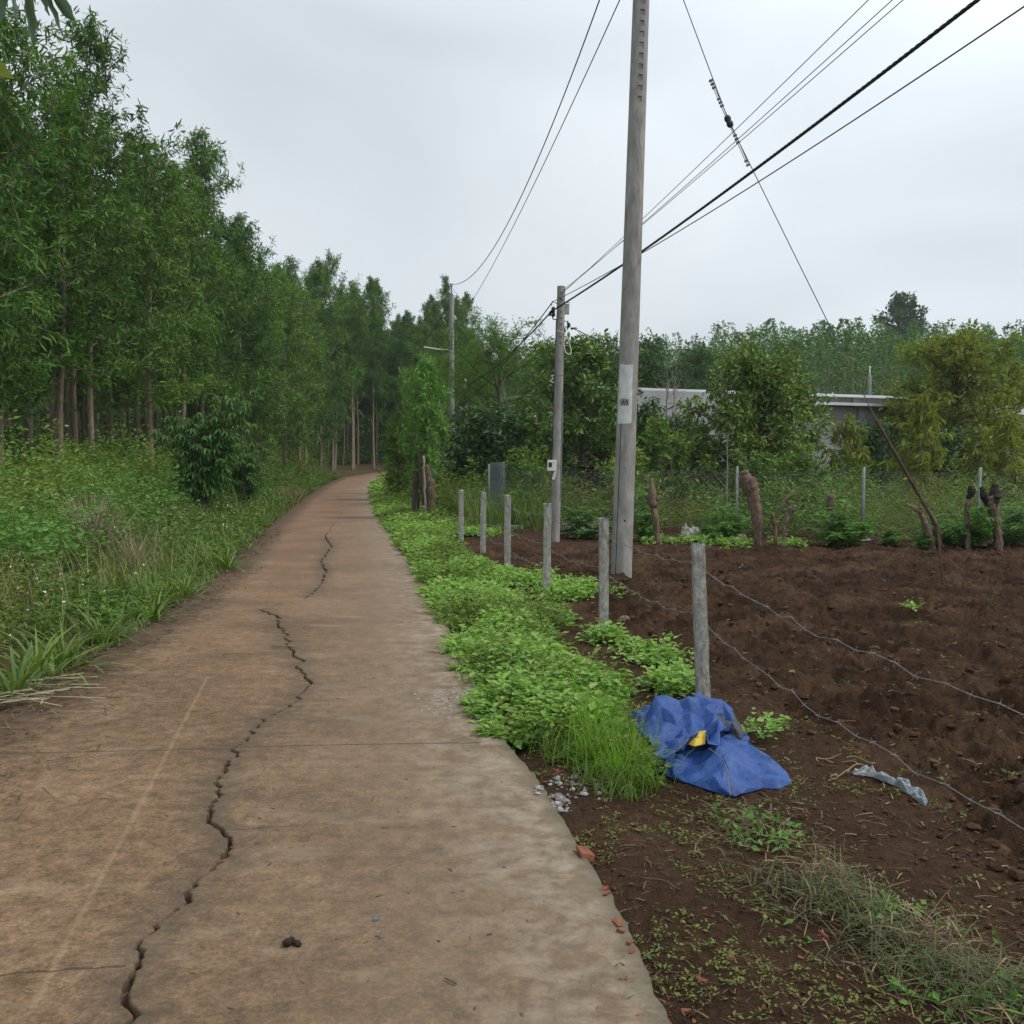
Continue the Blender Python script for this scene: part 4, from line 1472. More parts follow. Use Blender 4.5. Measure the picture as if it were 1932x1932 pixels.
# --- wooded ridge behind the farm: one far mass
def far_wood():
    rg = np.random.default_rng(400)
    mbt = MB()
    Vs, Qs, k = [], [], 0
    cand = []
    for y in np.arange(88, 190, 4.2):
        for x in np.arange((-62 if y < 132 else 0) if y > 104 else 22, .62 * y + 16, 3.6):
            cand.append((x + rg.uniform(-1.4, 1.4), y + rg.uniform(-1.6, 1.6)))
    for y in np.arange(14, 112, 3.6):
        for x in np.arange(-66, float(xe(y)) - 14.5, 3.2):
            if x > -.62 * y - 12: cand.append((x + rg.uniform(-1.4, 1.4), y + rg.uniform(-1.6, 1.6)))
    for x, y in cand:
        H = rg.uniform(7.6, 12.6)
        zb = tz(x, y)
        front = y < 112 and x > 0
        if x <= 22: H *= .85
        m = 560 if front or x < 8 else 300
        u = rg.random(m) ** (.8 if x > 8 else 1.5)
        a = rg.uniform(0, 6.28, m)
        lob = 1 + .35 * np.sin(a * 3 + rg.uniform(0, 6)) * np.sin(u * 9 + rg.uniform(0, 6))
        rr = (1.75 * np.sin(np.clip(.2 + .8 * u, 0, 1) * math.pi) ** .7 * (1 - u * .35) + .15) * lob * rg.uniform(.35, 1.05, m)
        lo = .12 if front else (.02 if x < 22 else .3)
        P = np.stack([x + rr * np.cos(a), y + rr * np.sin(a), zb + H * (lo + (1 - lo) * u)], -1)
        D = np.stack([np.cos(a), np.sin(a), rg.uniform(-.5, .6, m)], -1) + rg.normal(0, .6, (m, 3))
        s = rg.uniform(.28, .55, m)
        V, Q, T = leaf_geo(P, D, s, s * .48, rg, TM_DIAMOND, .8)
        Vs.append(V); Qs.append(Q + k); k += len(V)
        mbt.tube([(x, y, zb - .2), (x, y, zb + H * .8)], [.12, .05], 4, cap=False)
    o = link('ridge_wood', mesh_np('ridge_wood', np.concatenate(Vs), [np.concatenate(Qs)], M_FARLEAF))
    tag(o, 'distant mass of close set trees on the ridge and deep in the plantation', 'wood', kind='stuff')
    tb = mbt.build('ridge_trunks', M_BARK, o)
    tag(tb, kind='stuff')


far_wood()

# --- other trees, each of its own kind
def ell(w, top=.25):
    return lambda u: w * (math.sin((.12 + .88 * u) * math.pi * .92) ** .7 + top * (1 - u) * .2)


def X(px, d): return (px - 966.0) / F * d


t_round = gen_tree(201, 4.2, .11, .12, 60, lambda u: 1.95 * (1 - u ** 2.2) ** .55 * (.75 + .25 * min(1, u * 5)) + .15, (-.1, 1.0), 10, .42, 17000, .150, .076, M_BROAD, M_BARK2, TM_LEAF, droop=.25, arch=.35, spread=.12, ter=2, tipbias=.6, out=.3)
put_tree('fruit_tree', t_round, X(1435, 26), 26, .4, (.86, .86, 1), 'round dark green broad leaved fruit tree behind the chain link fence', 'tree')
t_b = gen_tree(202, 4.7, .10, .18, 40, ell(1.65), (.1, 1.1), 8, .46, 7000, .17, .075, M_BROAD, M_BARK2, TM_LEAF, droop=.3, arch=.35, spread=.14, ter=2, tipbias=.5, out=.3)
put_tree('fruit_tree', t_b, X(1100, 27), 27, 2.1, 1, 'loose broad leaved fruit tree growing between the slim pole and the thick pole', 'tree')
t_dark = gen_tree(203, 3.0, .09, .05, 44, ell(1.5), (.0, 1.0), 8, .5, 7000, .15, .072, M_DARKBROAD, M_BARK2, TM_LEAF, droop=.25, arch=.2, spread=.14, ter=2, out=.3)
put_tree('dark_shrub', t_dark, X(905, 30), 30, .3, 1, 'dense dark green shrub below the short grey post', 'shrub', 'dark shrubs in the orchard')
put_tree('dark_shrub', t_dark, X(985, 29.5), 29.5, 2.3, .95, 'dense dark green shrub left of the slim pole meter box', 'shrub', 'dark shrubs in the orchard')
put_tree('dark_shrub', t_dark, X(1205, 28.5), 28.5, 4.1, (1, 1, 1.02), 'dense dark shrub peeping out behind the thick pole', 'shrub', 'dark shrubs in the orchard')
put_tree('dark_shrub', t_dark, X(1285, 29.5), 29.5, 5.0, .9, 'dark shrub in the shade between the thick pole and the round fruit tree', 'shrub', 'dark shrubs in the orchard')
put_tree('dark_shrub', t_dark, X(1645, 27.5), 27.5, 1.0, (.42, .42, .84), 'narrow blackish green shrub below the grey farm wall', 'shrub', 'dark shrubs in the orchard')
put_tree('dark_shrub', t_dark, X(1815, 31), 31, 3.0, (.9, .9, .8), 'dark shrub under the big yellow green tree', 'shrub', 'dark shrubs in the orchard')
t_feather = gen_tree(204, 5.9, .09, .30, 30, ell(2.0), (.15, .9), 10, .5, 17000, .115, .028, M_FEATHER, M_BARK2, TM_DIAMOND, droop=.15, arch=.1, spread=.12, ter=3, out=.5)
put_tree('feathery_tree', t_feather, X(938, 33), 33, .8, 1, 'light green feathery leaved tree right of the far pole', 'tree', 'feathery trees')
put_tree('feathery_tree', t_feather, X(868, 41), 41, 2.2, (1.05, 1.05, 1.02), 'light feathery leaved tree directly behind the far pole', 'tree', 'feathery trees')
put_tree('feathery_tree', t_feather, X(795, 36), 36, 4.0, (.55, .55, .80), 'small feathery leaved tree left of the far pole', 'tree', 'feathery trees')
t_thin = gen_tree(205, 4.3, .05, .30, 34, ell(.75), (.1, .8), 6, .55, 5200, .13, .052, M_BUSH, M_BARK2, TM_LEAF, droop=.4, arch=.1, spread=.12, ter=2)
put_tree('leafy_sapling', t_thin, X(800, 25.5), 25.5, .5, (.72, .72, .93), 'thin upright tree with hanging dark leaves above the old trunks at the road edge', 'tree')
t_oshrub = gen_tree(206, 2.7, .04, .05, 40, ell(.75, .6), (.4, 1.2), 6, .5, 5200, .10, .042, M_WEED, M_BARK2, TM_LEAF, droop=.2, arch=.3, spread=.12, ter=2)
osh = put_tree('flowering_shrub', t_oshrub, X(752, 36), 36, .5, 1, 'light green shrub dotted with orange flowers where the lane bends', 'shrub')
rg = np.random.default_rng(9)
fp = rg.normal(0, 1, (12, 3)) * np.array([.42, .42, .45]) + np.array([0, -.15, 1.45])
V, Q, T = leaf_geo(np.repeat(fp, 5, 0), rg.normal(0, 1, (60, 3)), .07, .045, rg)
link('blossom', mesh_np('blossom', V, [Q], M_ORANGE), osh).__setitem__('kind', 'stuff')
t_yel = gen_tree(207, 5.6, .12, .12, 60, lambda u: 2.35 * math.sqrt(max(.02, 1 - (2 * u - .75) ** 2 * .62)) * (1 if u < .8 else .7), (-.15, .85), 9, .40, 26000, .15, .080, M_OLIVE, M_BARK2, TM_DIAMOND, droop=.08, arch=.2, spread=.09, ter=3, tipbias=1.4, out=.5, lenvar=(.8, 1.08))
put_tree('yellowish_tree', t_yel, X(1803, 34), 34, 1.2, (.94, .94, 1.0), 'large bushy yellow green tree in front of the grey farm building', 'tree')
t_tip = gen_tree(208, 3.9, .05, .35, 14, ell(.62), (.2, 1.0), 8, .5, 2600, .14, .05, M_OLIVE, M_BARK2, TM_DIAMOND, droop=.2, arch=.3, spread=.14, ter=2, tipbias=1.2)
put_tree('yellowish_tree', t_tip, X(1906, 34.5), 34.5, 1.2, (1, 1, 1.22), 'small yellow green tree at the side of the large bushy one', 'tree')
t_dur = gen_tree(209, 3.0, .030, .08, 44, lambda u: .72 * (1 - u) ** .75 + .10, (-.05, .7), 5, .38, 1500, .21, .055, M_YELLOW, M_TWIG, TM_LEAF, droop=.95, arch=-.2, spread=.05)
put_tree('fruit_sapling', t_dur, X(1737, 24), 24, .9, 1, 'bright yellow green sapling with drooping leaves behind the leaning rusty pipe', 'tree', 'young fruit trees with drooping leaves')
t_dur2 = gen_tree(210, 2.6, .028, .08, 40, lambda u: .60 * (1 - u) ** .6 + .10, (-.05, .7), 5, .38, 1500, .19, .050, M_OLIVE, M_TWIG, TM_LEAF, droop=.95, arch=-.2, spread=.05)
put_tree('fruit_sapling', t_dur2, X(1595, 25), 25, .2, .98, 'olive green sapling with drooping leaves next to the narrow blackish shrub', 'tree', 'young fruit trees with drooping leaves')
put_tree('fruit_sapling', t_dur, X(1893, 25), 25, 2.9, (1.1, 1.1, .86), 'yellow green sapling with drooping leaves beside the charred stumps', 'tree', 'young fruit trees with drooping leaves')
put_tree('fruit_sapling', t_dur2, X(1850, 27), 27, 3.9, (1.1, 1.1, .9), 'low olive sapling under the large yellow green tree', 'tree', 'young fruit trees with drooping leaves')
t_lb = gen_tree(211, 2.5, .028, .12, 26, ell(.8), (.2, 1.1), 6, .5, 1700, .16, .062, M_WEED, M_TWIG, TM_LEAF, droop=.35, arch=.3, spread=.08, ter=1, stems=3)
put_tree('light_shrub', t_lb, X(1268, 24.5), 24.5, .3, 1, 'light green open shrub with visible stems right of the thick pole', 'shrub', 'light shrubs behind the chain link')
put_tree('light_shrub', t_lb, X(1400, 22.5), 22.5, 1.9, (.8, .8, .68), 'light green shrub growing behind the thick split stump', 'shrub', 'light shrubs behind the chain link')
put_tree('light_shrub', t_lb, X(1487, 23), 23, 3.0, (.9, .9, .74), 'light green shrub between the two galvanised fence posts', 'shrub', 'light shrubs behind the chain link')
put_tree('light_shrub', t_lb, X(1170, 22.5), 22.5, 3.9, (.9, .9, .7), 'light green shrub at the shaded gap left of the thick pole', 'shrub', 'light shrubs behind the chain link')
put_tree('light_shrub', t_lb, X(1010, 24), 24, 5.2, (.8, .8, .72), 'light green shrub left of the slim pole behind the netting roll', 'shrub', 'light shrubs behind the chain link')
t_mid = gen_tree(212, 6.3, .10, .22, 40, ell(1.75), (.2, 1.15), 8, .46, 8000, .17, .07, M_DARKBROAD, M_BARK2, TM_LEAF, droop=.3, arch=.4, spread=.16, ter=2)
put_tree('orchard_tree', t_mid, X(1228, 42), 42, .3, (1, 1, 1.02), 'tall dark orchard tree behind the thick pole in front of the ridge wood', 'tree', 'orchard trees in front of the ridge')
put_tree('orchard_tree', t_mid, X(1322, 40), 40, 2.0, (.8, .8, .93), 'dark orchard tree against the left end of the farm building', 'tree', 'orchard trees in front of the ridge')
put_tree('orchard_tree', t_mid, X(1030, 44), 44, 3.1, (1, 1, 1.0), 'dark orchard tree behind the slim pole', 'tree', 'orchard trees in front of the ridge')
put_tree('orchard_tree', t_mid, X(1120, 48), 48, 4.6, (1.1, 1.1, 1.12), 'tall dark orchard tree seen between the two nearer poles', 'tree', 'orchard trees in front of the ridge')
t_far = gen_tree(213, 15.0, .35, .25, 40, lambda u: 3.6 * (1 - u ** 2) ** .5 + .4, (.1, 1.1), 7, .42, 7500, .55, .28, M_DARKBROAD, M_BARK2, TM_DIAMOND, droop=.1, arch=.4, spread=.35, ter=2, tipbias=1.5, stems=2)
xf_, yf_ = X(1680, 150), 150.0
put_tree('lone_tree', t_far, xf_, yf_, .7, (1, 1, (at(1680, 560, 150).z - tz(xf_, yf_)) / 15.0), 'big dark spreading tree standing out above the wooded ridge', 'tree')
t_bare = gen_tree(214, 4.4, .035, .25, 26, ell(.7), (.5, 1.2), 7, .5, 40, .05, .02, M_LITTER, M_TWIG, TM_DIAMOND, stems=2)
put_tree('bare_shrub', t_bare, X(1255, 29), 29, .4, (1, 1, .95), 'leafless grey twiggy shrub in front of the pale farm wall', 'shrub', 'bare shrubs')
put_tree('bare_shrub', t_bare, X(1000, 31), 31, 2.4, (1.1, 1.1, .90), 'tangle of dead brown twigs left of the slim pole', 'shrub', 'bare shrubs')
t_sap = gen_tree(215, 1.75, .014, .35, 9, lambda u: .3 * (1 - u) + .12, (.6, 1.2), 2, .4, 10, .05, .02, M_LITTER, M_TWIG, TM_DIAMOND)
put_tree('bare_shrub', t_sap, X(1372, 21.5), 21.5, .4, 1.15, 'thin bare grey sapling beside the galvanised fence post', 'shrub', 'bare shrubs')

# --- cassava like bushes with hand shaped leaves by the left verge
def palmate(seed, H, nst, spread_, nleaf):
    rg = np.random.default_rng(seed)
    mb = MB()
    P, D, Lh = [], [], []
    for s in range(nst):
        a = rg.uniform(0, 6.28)
        lean = rg.uniform(.1, .5) * spread_
        h = H * rg.uniform(.68, 1.0)
        pts = [np.array([0.06 * math.cos(a), .06 * math.sin(a), -.1])]
        for t in np.linspace(.2, 1, 6):
            pts.append(np.array([lean * t ** 1.2 * math.cos(a), lean * t ** 1.2 * math.sin(a), h * t]) + rg.normal(0, .03, 3))
        pts = np.array(pts)
        mb.tube(pts, np.linspace(.026, .009, len(pts)), 6, cap=False)
        for k in range(nleaf):
            t = rg.uniform(.10, 1.0) ** .75
            i = min(len(pts) - 2, int(t * (len(pts) - 1)))
            p = pts[i] + (pts[i + 1] - pts[i]) * (t * (len(pts) - 1) - i)
            az = rg.uniform(0, 6.28)
            pet = rg.uniform(.16, .40) * (1.15 - .45 * t)
            el = rg.uniform(.0, .7)
            e = p + np.array([math.cos(az) * math.cos(el), math.sin(az) * math.cos(el), math.sin(el)]) * pet
            mb.tube([p, (p + e) / 2 + np.array([0, 0, .02]), e], .003, 3, cap=False)
            nl = rg.integers(6, 8)
            for q in range(nl):
                f = (q / (nl - 1) - .5) * 4.3
                d = np.array([math.cos(az + f), math.sin(az + f), -.45 - rg.uniform(0, .35)])
                P.append(e); D.append(d); Lh.append(rg.uniform(.17, .25) * (1 - .28 * abs(f) / 2.2))
    P, D, Lh = np.array(P), np.array(D), np.array(Lh)
    V, Q, T = leaf_geo(P, D, Lh, Lh * .27, rg, TM_LEAF, 2.5)
    return mb.mesh('stem', M_BARK2, True), mesh_np('foliage', V, [Q, T], M_PALM)


cb = palmate(300, 2.6, 17, 2.0, 32)
cb2 = palmate(301, 2.4, 10, 1.3, 30)
put_tree('broadleaf_bush', cb, X(378, 24.5), 24.5, 0, (1.15, 1.15, 1.15), 'big dark bush with hand shaped drooping leaves on the left verge', 'bush', 'hand leaved bushes', parts=('stem', 'foliage'))
put_tree('broadleaf_bush', cb2, X(463, 27.5), 27.5, 1.0, (1, 1, 1.05), 'smaller bush with hand shaped leaves nearer to the lane', 'bush', 'hand leaved bushes', parts=('stem', 'foliage'))

# --- leafy bushes sprouting along the chain link fence
def fern_bush(seed, H, w, n, L=.075, W=.036, mat=None):
    rg = np.random.default_rng(seed)
    mb = MB()
    P, D = [], []
    ns = 16
    for s in range(ns):
        a = rg.uniform(0, 6.28); r = w * rg.uniform(.1, .95); h = H * rg.uniform(.35, 1) * (1 - .35 * (r / w) ** 2)
        p0 = np.array([0, 0, 0.0]); p1_ = np.array([r * .5 * math.cos(a), r * .5 * math.sin(a), h * .6]); p2_ = np.array([r * math.cos(a), r * math.sin(a), h])
        mb.tube([p0 - np.array([0, 0, .05]), p1_, p2_], [.009, .006, .003], 4, cap=False)
        for k in range(n // ns):
            t = rg.uniform(.15, 1)
            b = (p0 * (1 - t) ** 2 + 2 * p1_ * t * (1 - t) + p2_ * t * t)
            az = rg.uniform(0, 6.28)
            fl = rg.uniform(.10, .28)
            dd = np.array([math.cos(az), math.sin(az), rg.uniform(-.3, .4)])
            for q in range(5):
                e = b + dd * fl * (q + 1) / 5 + np.array([0, 0, -.05 * ((q + 1) / 5) ** 2])
                sd = np.array([-math.sin(az), math.cos(az), 0])
                for sg in (-1, 1):
                    P.append(e); D.append(dd * .5 + sd * sg)
    P, D = np.array(P), np.array(D)
    V, Q, T = leaf_geo(P, D, rg.uniform(.7, 1.2, len(P)) * L, W, rg, TM_DIAMOND, 2.0)
    return mb.mesh('stem', M_BARK2, True), mesh_np('foliage', V, [Q], mat or M_BUSH)


fb = [fern_bush(320 + i, (1.0, .85, 1.1, .9)[i], (.70, .85, .55, .75)[i], (420, 330, 300, 380)[i], .085, .040) for i in range(4)]
for i, (px, py, d, s, lab) in enumerate(((1588, 1012, 18.1, .98, 'rounded bright green bush with a cut post in it, by the galvanised fence post'),
                                         (1100, 1000, 19.6, .9, 'low ferny green bush between the slim pole and the thick pole'),
                                         (1222, 1005, 19.0, .95, 'ferny green bush around the thin pruned stake right of the thick pole'),
                                         (1343, 1010, 18.7, .62, 'small light green plant near the white and black rag'),
                                         (1378, 1005, 18.9, .75, 'dark leafy plant at the foot of the galvanised post'),
                                         (1683, 1030, 18.0, .5, 'small yellow green plant at the field edge before the leaning pipe'),
                                         (1748, 1035, 17.4, .5, 'small leafy plant at the foot of the forked stake under the pipe'),
                                         (1835, 1025, 17.6, .98, 'tall ferny bush hiding the foot of the blackened stake'),
                                         (1790, 1020, 18.3, .8, 'ferny bush between the forked stake and the blackened stake'),
                                         (1915, 1025, 18.0, .9, 'ferny bush behind the tallest charred stump'),
                                         (965, 985, 22.5, .9, 'ferny bush behind the fence right of the netting roll'))):
    put_tree('leafy_bush', fb[i % 4], X(px, d), d, i * 1.3, (s * (1 + .2 * math.sin(i * 2.3)), s, s * (1 + .15 * math.sin(i * 3.7))), lab, 'bush', 'bushes along the chain link fence', z=float(gz(X(px, d), d)), parts=('stem', 'foliage'))

# ---------------------------------------------------------------- blue tarpaulin: stiff woven plastic, creased into facets
from mathutils.geometry import delaunay_2d_cdt


def tarp_mat():
    m, N, L, out = new_mat('blue_tarp')
    tc = N.new('ShaderNodeTexCoord')
    n1 = noise(N, L, 9, 5, .6, tc.outputs['Object'])
    n2 = noise(N, L, 60, 4, .6, tc.outputs['Object'])
    r = ramp(N, [(.3, (.012, .044, .165)), (.55, (.018, .064, .235)), (.78, (.034, .092, .28))])
    L.new(n1.outputs['Fac'], r.inputs['Fac'])
    dust = ramp(N, [(.55, (0, 0, 0)), (.75, (1, 1, 1))])
    L.new(noise(N, L, 4.5, 6, .7, tc.outputs['Object']).outputs['Fac'], dust.inputs['Fac'])
    c = mixc(N, L, math_n(N, L, 'MULTIPLY', dust.outputs['Color'], .32), r.outputs['Color'], (.11, .13, .17))
    p = N.new('ShaderNodeBsdfPrincipled')
    p.inputs['Roughness'].default_value = .55
    p.inputs['Specular IOR Level'].default_value = .35
    L.new(c, p.inputs['Base Color'])
    v = N.new('ShaderNodeTexVoronoi')
    v.feature = 'DISTANCE_TO_EDGE'
    v.inputs['Scale'].default_value = 17
    L.new(tc.outputs['Object'], v.inputs['Vector'])
    b = N.new('ShaderNodeBump')
    b.inputs['Strength'].default_value = .9
    b.inputs['Distance'].default_value = .014
    L.new(math_n(N, L, 'ADD', math_n(N, L, 'MULTIPLY', n1.outputs['Fac'], .9), math_n(N, L, 'ADD', math_n(N, L, 'MULTIPLY', n2.outputs['Fac'], .35), math_n(N, L, 'MULTIPLY', v.outputs['Distance'], .45))), b.inputs['Height'])
    L.new(b.outputs['Normal'], p.inputs['Normal'])
    L.new(p.outputs[0], out.inputs['Surface'])
    return m


def inside(poly, x, y):
    c = False
    j = len(poly) - 1
    for i in range(len(poly)):
        if (poly[i][1] > y) != (poly[j][1] > y) and x < (poly[j][0] - poly[i][0]) * (y - poly[i][1]) / (poly[j][1] - poly[i][1]) + poly[i][0]:
            c = not c
        j = i
    return c


def creased(name, poly, hfun, npts, seed, mat, parent, org, amp=.03, edge_h=None, minD=.05, forced=()):
    """a sheet over the outline poly: flat facets meeting in creases, heights hfun plus random pleats"""
    rd = random.Random(seed)
    pts = [Vector((p[0], p[1])) for p in poly]
    hs = [p[2] for p in poly]
    nb = len(pts)
    for fx, fy, fz in forced:
        pts.append(Vector((fx, fy))); hs.append(fz)
    x0, x1 = min(p[0] for p in poly), max(p[0] for p in poly)
    y0, y1 = min(p[1] for p in poly), max(p[1] for p in poly)
    tries = 0
    while len(pts) < nb + npts and tries < 6000:
        tries += 1
        x, y = rd.uniform(x0, x1), rd.uniform(y0, y1)
        if not inside(poly, x, y): continue
        q = Vector((x, y))
        if min((q - p).length for p in pts) < minD: continue
        pts.append(q)
        hs.append(hfun(x, y) + rd.uniform(-amp, amp) * (1 if rd.random() < .7 else 1.7))
    res = delaunay_2d_cdt(pts, [(i, (i + 1) % nb) for i in range(nb)], [], 1, 1e-5)
    vs, fs, orig = res[0], res[2], res[3]
    V = []
    for v, o_ in zip(vs, orig):
        V.append((v.x - org.x, v.y - org.y, hs[o_[0]] - org.z))
    me = bpy.data.meshes.new(name)
    me.from_pydata(V, [], [list(f) for f in fs])
    me.materials.append(mat)
    me.update()
    o = link(name, me, parent)
    s = o.modifiers.new('split', 'SUBSURF'); s.subdivision_type = 'SIMPLE'; s.levels = s.render_levels = 3
    sm = o.modifiers.new('soft', 'SMOOTH'); sm.factor = .45; sm.iterations = 1
    th = o.modifiers.new('thick', 'SOLIDIFY'); th.thickness = .003; th.offset = 1
    for p in me.polygons: p.use_smooth = True
    return o


TB = tarp_mat()
tarp_o = Vector((1.05, 5.4, -.05))
tarp = empty('tarpaulin', tarp_o)
tag(tarp, 'crumpled bright blue tarpaulin heap with a yellow patch at the field edge', 'tarp')


def g3(px, py, z):
    p = gnd(px, py, z)
    return (p.x, p.y, z)


def mound(x, y):
    a = .175 * math.exp(-((x - 1.10) / .20) ** 2 - ((y - 5.80) / .22) ** 2)
    b = .135 * math.exp(-((x - .86) / .20) ** 2 - ((y - 5.72) / .24) ** 2)
    c = .11 * math.exp(-((x - 1.10) / .22) ** 2 - ((y - 5.32) / .26) ** 2)
    dx, dy = x - 1.06, y - 5.72
    rr_ = math.hypot(dx, dy)
    fold = .030 * math.sin(math.atan2(dy, dx) * 13 + 5 * rr_) * min(1, max(0, (rr_ - .12) / .25)) * max(0, 1 - max(0, rr_ - .55) / .4)
    return -.03 + max(a, b) + .55 * min(a, b) + c * .9 + max(-.012, fold)


low = [g3(1228, 1452, -.045), g3(1262, 1468, -.048), g3(1300, 1479, -.045), g3(1345, 1494, -.05), g3(1388, 1504, -.05), g3(1396, 1499, -.04), g3(1440, 1488, -.05), g3(1472, 1490, -.05),
       g3(1493, 1477, -.048), g3(1486, 1460, -.02), g3(1462, 1440, .0), g3(1436, 1418, .02), g3(1412, 1400, .04), (1.32, 5.60, .03), (1.33, 5.85, -.02), (1.2, 6.06, -.04), (.95, 6.10, -.04),
       (.70, 5.98, -.03), (.64, 5.75, -.03), (.68, 5.45, -.04)]
creased('sheet', low, mound, 260, 4, TB, tarp, tarp_o, .011, minD=.028)
flap = [g3(1192, 1362, .075), g3(1204, 1376, .075), g3(1222, 1392, .085), g3(1238, 1418, .075), g3(1226, 1434, .045), g3(1252, 1430, .07), g3(1278, 1412, .10), g3(1300, 1390, .135), g3(1330, 1376, .15),
        g3(1335, 1404, .12), g3(1358, 1408, .11), g3(1358, 1380, .13), (1.235, 5.62, .12), (1.27, 5.82, .14), (1.18, 6.0, .12), (.98, 6.04, .08), (.72, 5.98, .06)]
creased('folded_flap', flap, lambda x, y: mound(x, y) + .05, 110, 9, TB, tarp, tarp_o, .034, minD=.036, forced=((1.08, 5.83, .215), (1.14, 5.80, .205), (.90, 5.86, .14), (.80, 5.80, .125)))
yp = [g3(1296, 1404, .085), g3(1310, 1409, .085), g3(1331, 1404, .095), g3(1332, 1378, .15), g3(1318, 1380, .145), g3(1304, 1392, .11)]
yo = creased('yellow_patch', yp, lambda x, y: .11, 4, 2, M_YTARP, tarp, tarp_o, .004, minD=.02)
dk = [g3(1352, 1346, .16), g3(1384, 1346, .13), g3(1392, 1364, .10), g3(1403, 1388, .055), g3(1398, 1396, .04), g3(1376, 1380, .08), g3(1362, 1372, .11)]
creased('dark_lining', dk, lambda x, y: .12, 8, 3, M_BLACKTARP, tarp, tarp_o, .012, minD=.03)
wh = [g3(1350, 1329, .155), g3(1362, 1330, .145), g3(1380, 1341, .115), g3(1376, 1346, .11), g3(1358, 1340, .135)]
creased('white_lining', wh, lambda x, y: .13, 2, 3, M_BOX, tarp, tarp_o, .004, minD=.02)
mb = MB()
for pl in ([(1232, 1436), (1256, 1430), (1280, 1414), (1300, 1394)], [(1338, 1412), (1360, 1428), (1372, 1460), (1378, 1500)], [(1362, 1424), (1374, 1450), (1384, 1498)]):
    mb.tube([Vector(g3(a, b, mound(g3(a, b, .05)[0], g3(a, b, .05)[1]) + .055)) - tarp_o for a, b in pl], .0022, 5)
mb.build('string', M_STRAW, tarp).__setitem__('kind', 'stuff')

# ---------------------------------------------------------------- farm building behind the orchard
def frame_xy(a, b):
    a, b = Vector((*a, 0)), Vector((*b, 0))
    d = (b - a).normalized()
    return a, d, Vector((-d.y, d.x, 0)), (b - a).length


def obox(mb, a, d, nrm, s0, s1, t0, t1, z0, z1):
    """box in the building's own axes: along d, across nrm (away from the camera)"""
    c = [a + d * s + nrm * t for s in (s0, s1) for t in (t0, t1)]
    P = [tuple(c[i]) for i in (0, 2, 3, 1)]
    V = [(p[0], p[1], z0) for p in P] + [(p[0], p[1], z1) for p in P]
    mb.add(V, [[0, 3, 2, 1], [4, 5, 6, 7], [0, 1, 5, 4], [1, 2, 6, 5], [2, 3, 7, 6], [3, 0, 4, 7]])


fa, fd, fn, fl = frame_xy((3.1, 31.2), (14.3, 36.4))
zb = tz(8, 34)
fb_ = empty('farm_building', (fa.x, fa.y, zb))
tag(fb_, 'long low grey rendered farm building with white metal roof edges behind the orchard', 'building')
fo = Vector((0, 0, 0)); 
def fpart(name, mat, boxes, parent=None, bev=0):
    mb = MB()
    for b in boxes: obox(mb, fo, fd, fn, *b)
    return mb.build(name, mat, parent or fb_)
zE = at(1690, 766, 36).z - zb      # lower eave
zT = at(1690, 749, 37.4).z - zb      # upper roof edge
fpart('wall', M_WALL, [(4.2, fl - .3, .0, .2, -.3, zE - .06)])
fpart('gable_wall', M_WALL2, [(.2, 3.94, -.06, .14, -.3, zT - .12)])
fpart('side_wall', M_WALL, [(fl - .28, fl - .08, .02, 7.0, -.3, zE - .06)])
for s in (1.2, 3.9, 6.6, 9.6, fl - .7):
    fpart('pilaster', M_WALL2 if s < 4.3 else M_WALL, [(s, s + .28, -.12, -.062 if s < 4.3 else -.003, -.3, zE - .07)])
lr = fpart('lower_roof', M_ROOFW, [(4.0, fl + .2, -.38, 1.6, zE - .02, zE + .03)])
fpart('eave_trim', M_ROOFW, [(3.96, fl + .24, -.42, -.383, zE - .05, zE + .045)], lr)
fpart('clerestory_wall', M_WALL, [(4.0, fl + .1, 1.62, 1.8, zE - .1, zT - .04)])
for s in (7.2, 10.9):
    fpart('clerestory_post', M_WALL2, [(s, s + .3, 1.55, 1.615, zE + .04, zT - .05)])
ur = fpart('upper_roof', M_ROOFW, [(-.1, fl + .5, 1.2, 8.0, zT - .02, zT + .03)])
fpart('fascia', M_ROOFW, [(-.14, fl + .54, 1.16, 1.197, zT - .05, zT + .045)], ur)
fpart('doorway_dark_panel', M_SHADE_BLACK, [(5.2, 6.3, -.02, -.004, -.1, 2.1)])  # black panel on the wall: shade inside the doorway put in as colour

# corrugated shed further along
ga, gd, gn, gl = frame_xy((17.4, 38.0), (25.5, 41.0))
sh = empty('metal_shed', (ga.x, ga.y, tz(20, 39)))
tag(sh, 'pale corrugated metal shed beyond the large yellow green tree', 'shed')
zS = at(1890, 783, 38.5).z - tz(20, 39)
mb = MB()
n = 90
V = []
for i in range(n + 1):
    s = gl * i / n
    p = gd * s + gn * (.035 * (1 if i % 2 else -1))
    V += [(p.x, p.y, -.2), (p.x, p.y, zS - .05)]
mb.add(V, [[2 * i, 2 * i + 2, 2 * i + 3, 2 * i + 1] for i in range(n)])
mb.build('wall', M_CORR, sh)
mb = MB(); obox(mb, fo, gd, gn, -.3, gl + .3, -.35, 6.0, zS, zS + .06); rf = mb.build('roof', M_ROOFW, sh)
mb = MB(); obox(mb, fo, gd, gn, -.34, gl + .34, 1.0, 5.5, zS + .10, zS + .42); mb.build('ridge_vent', M_CORR, rf)

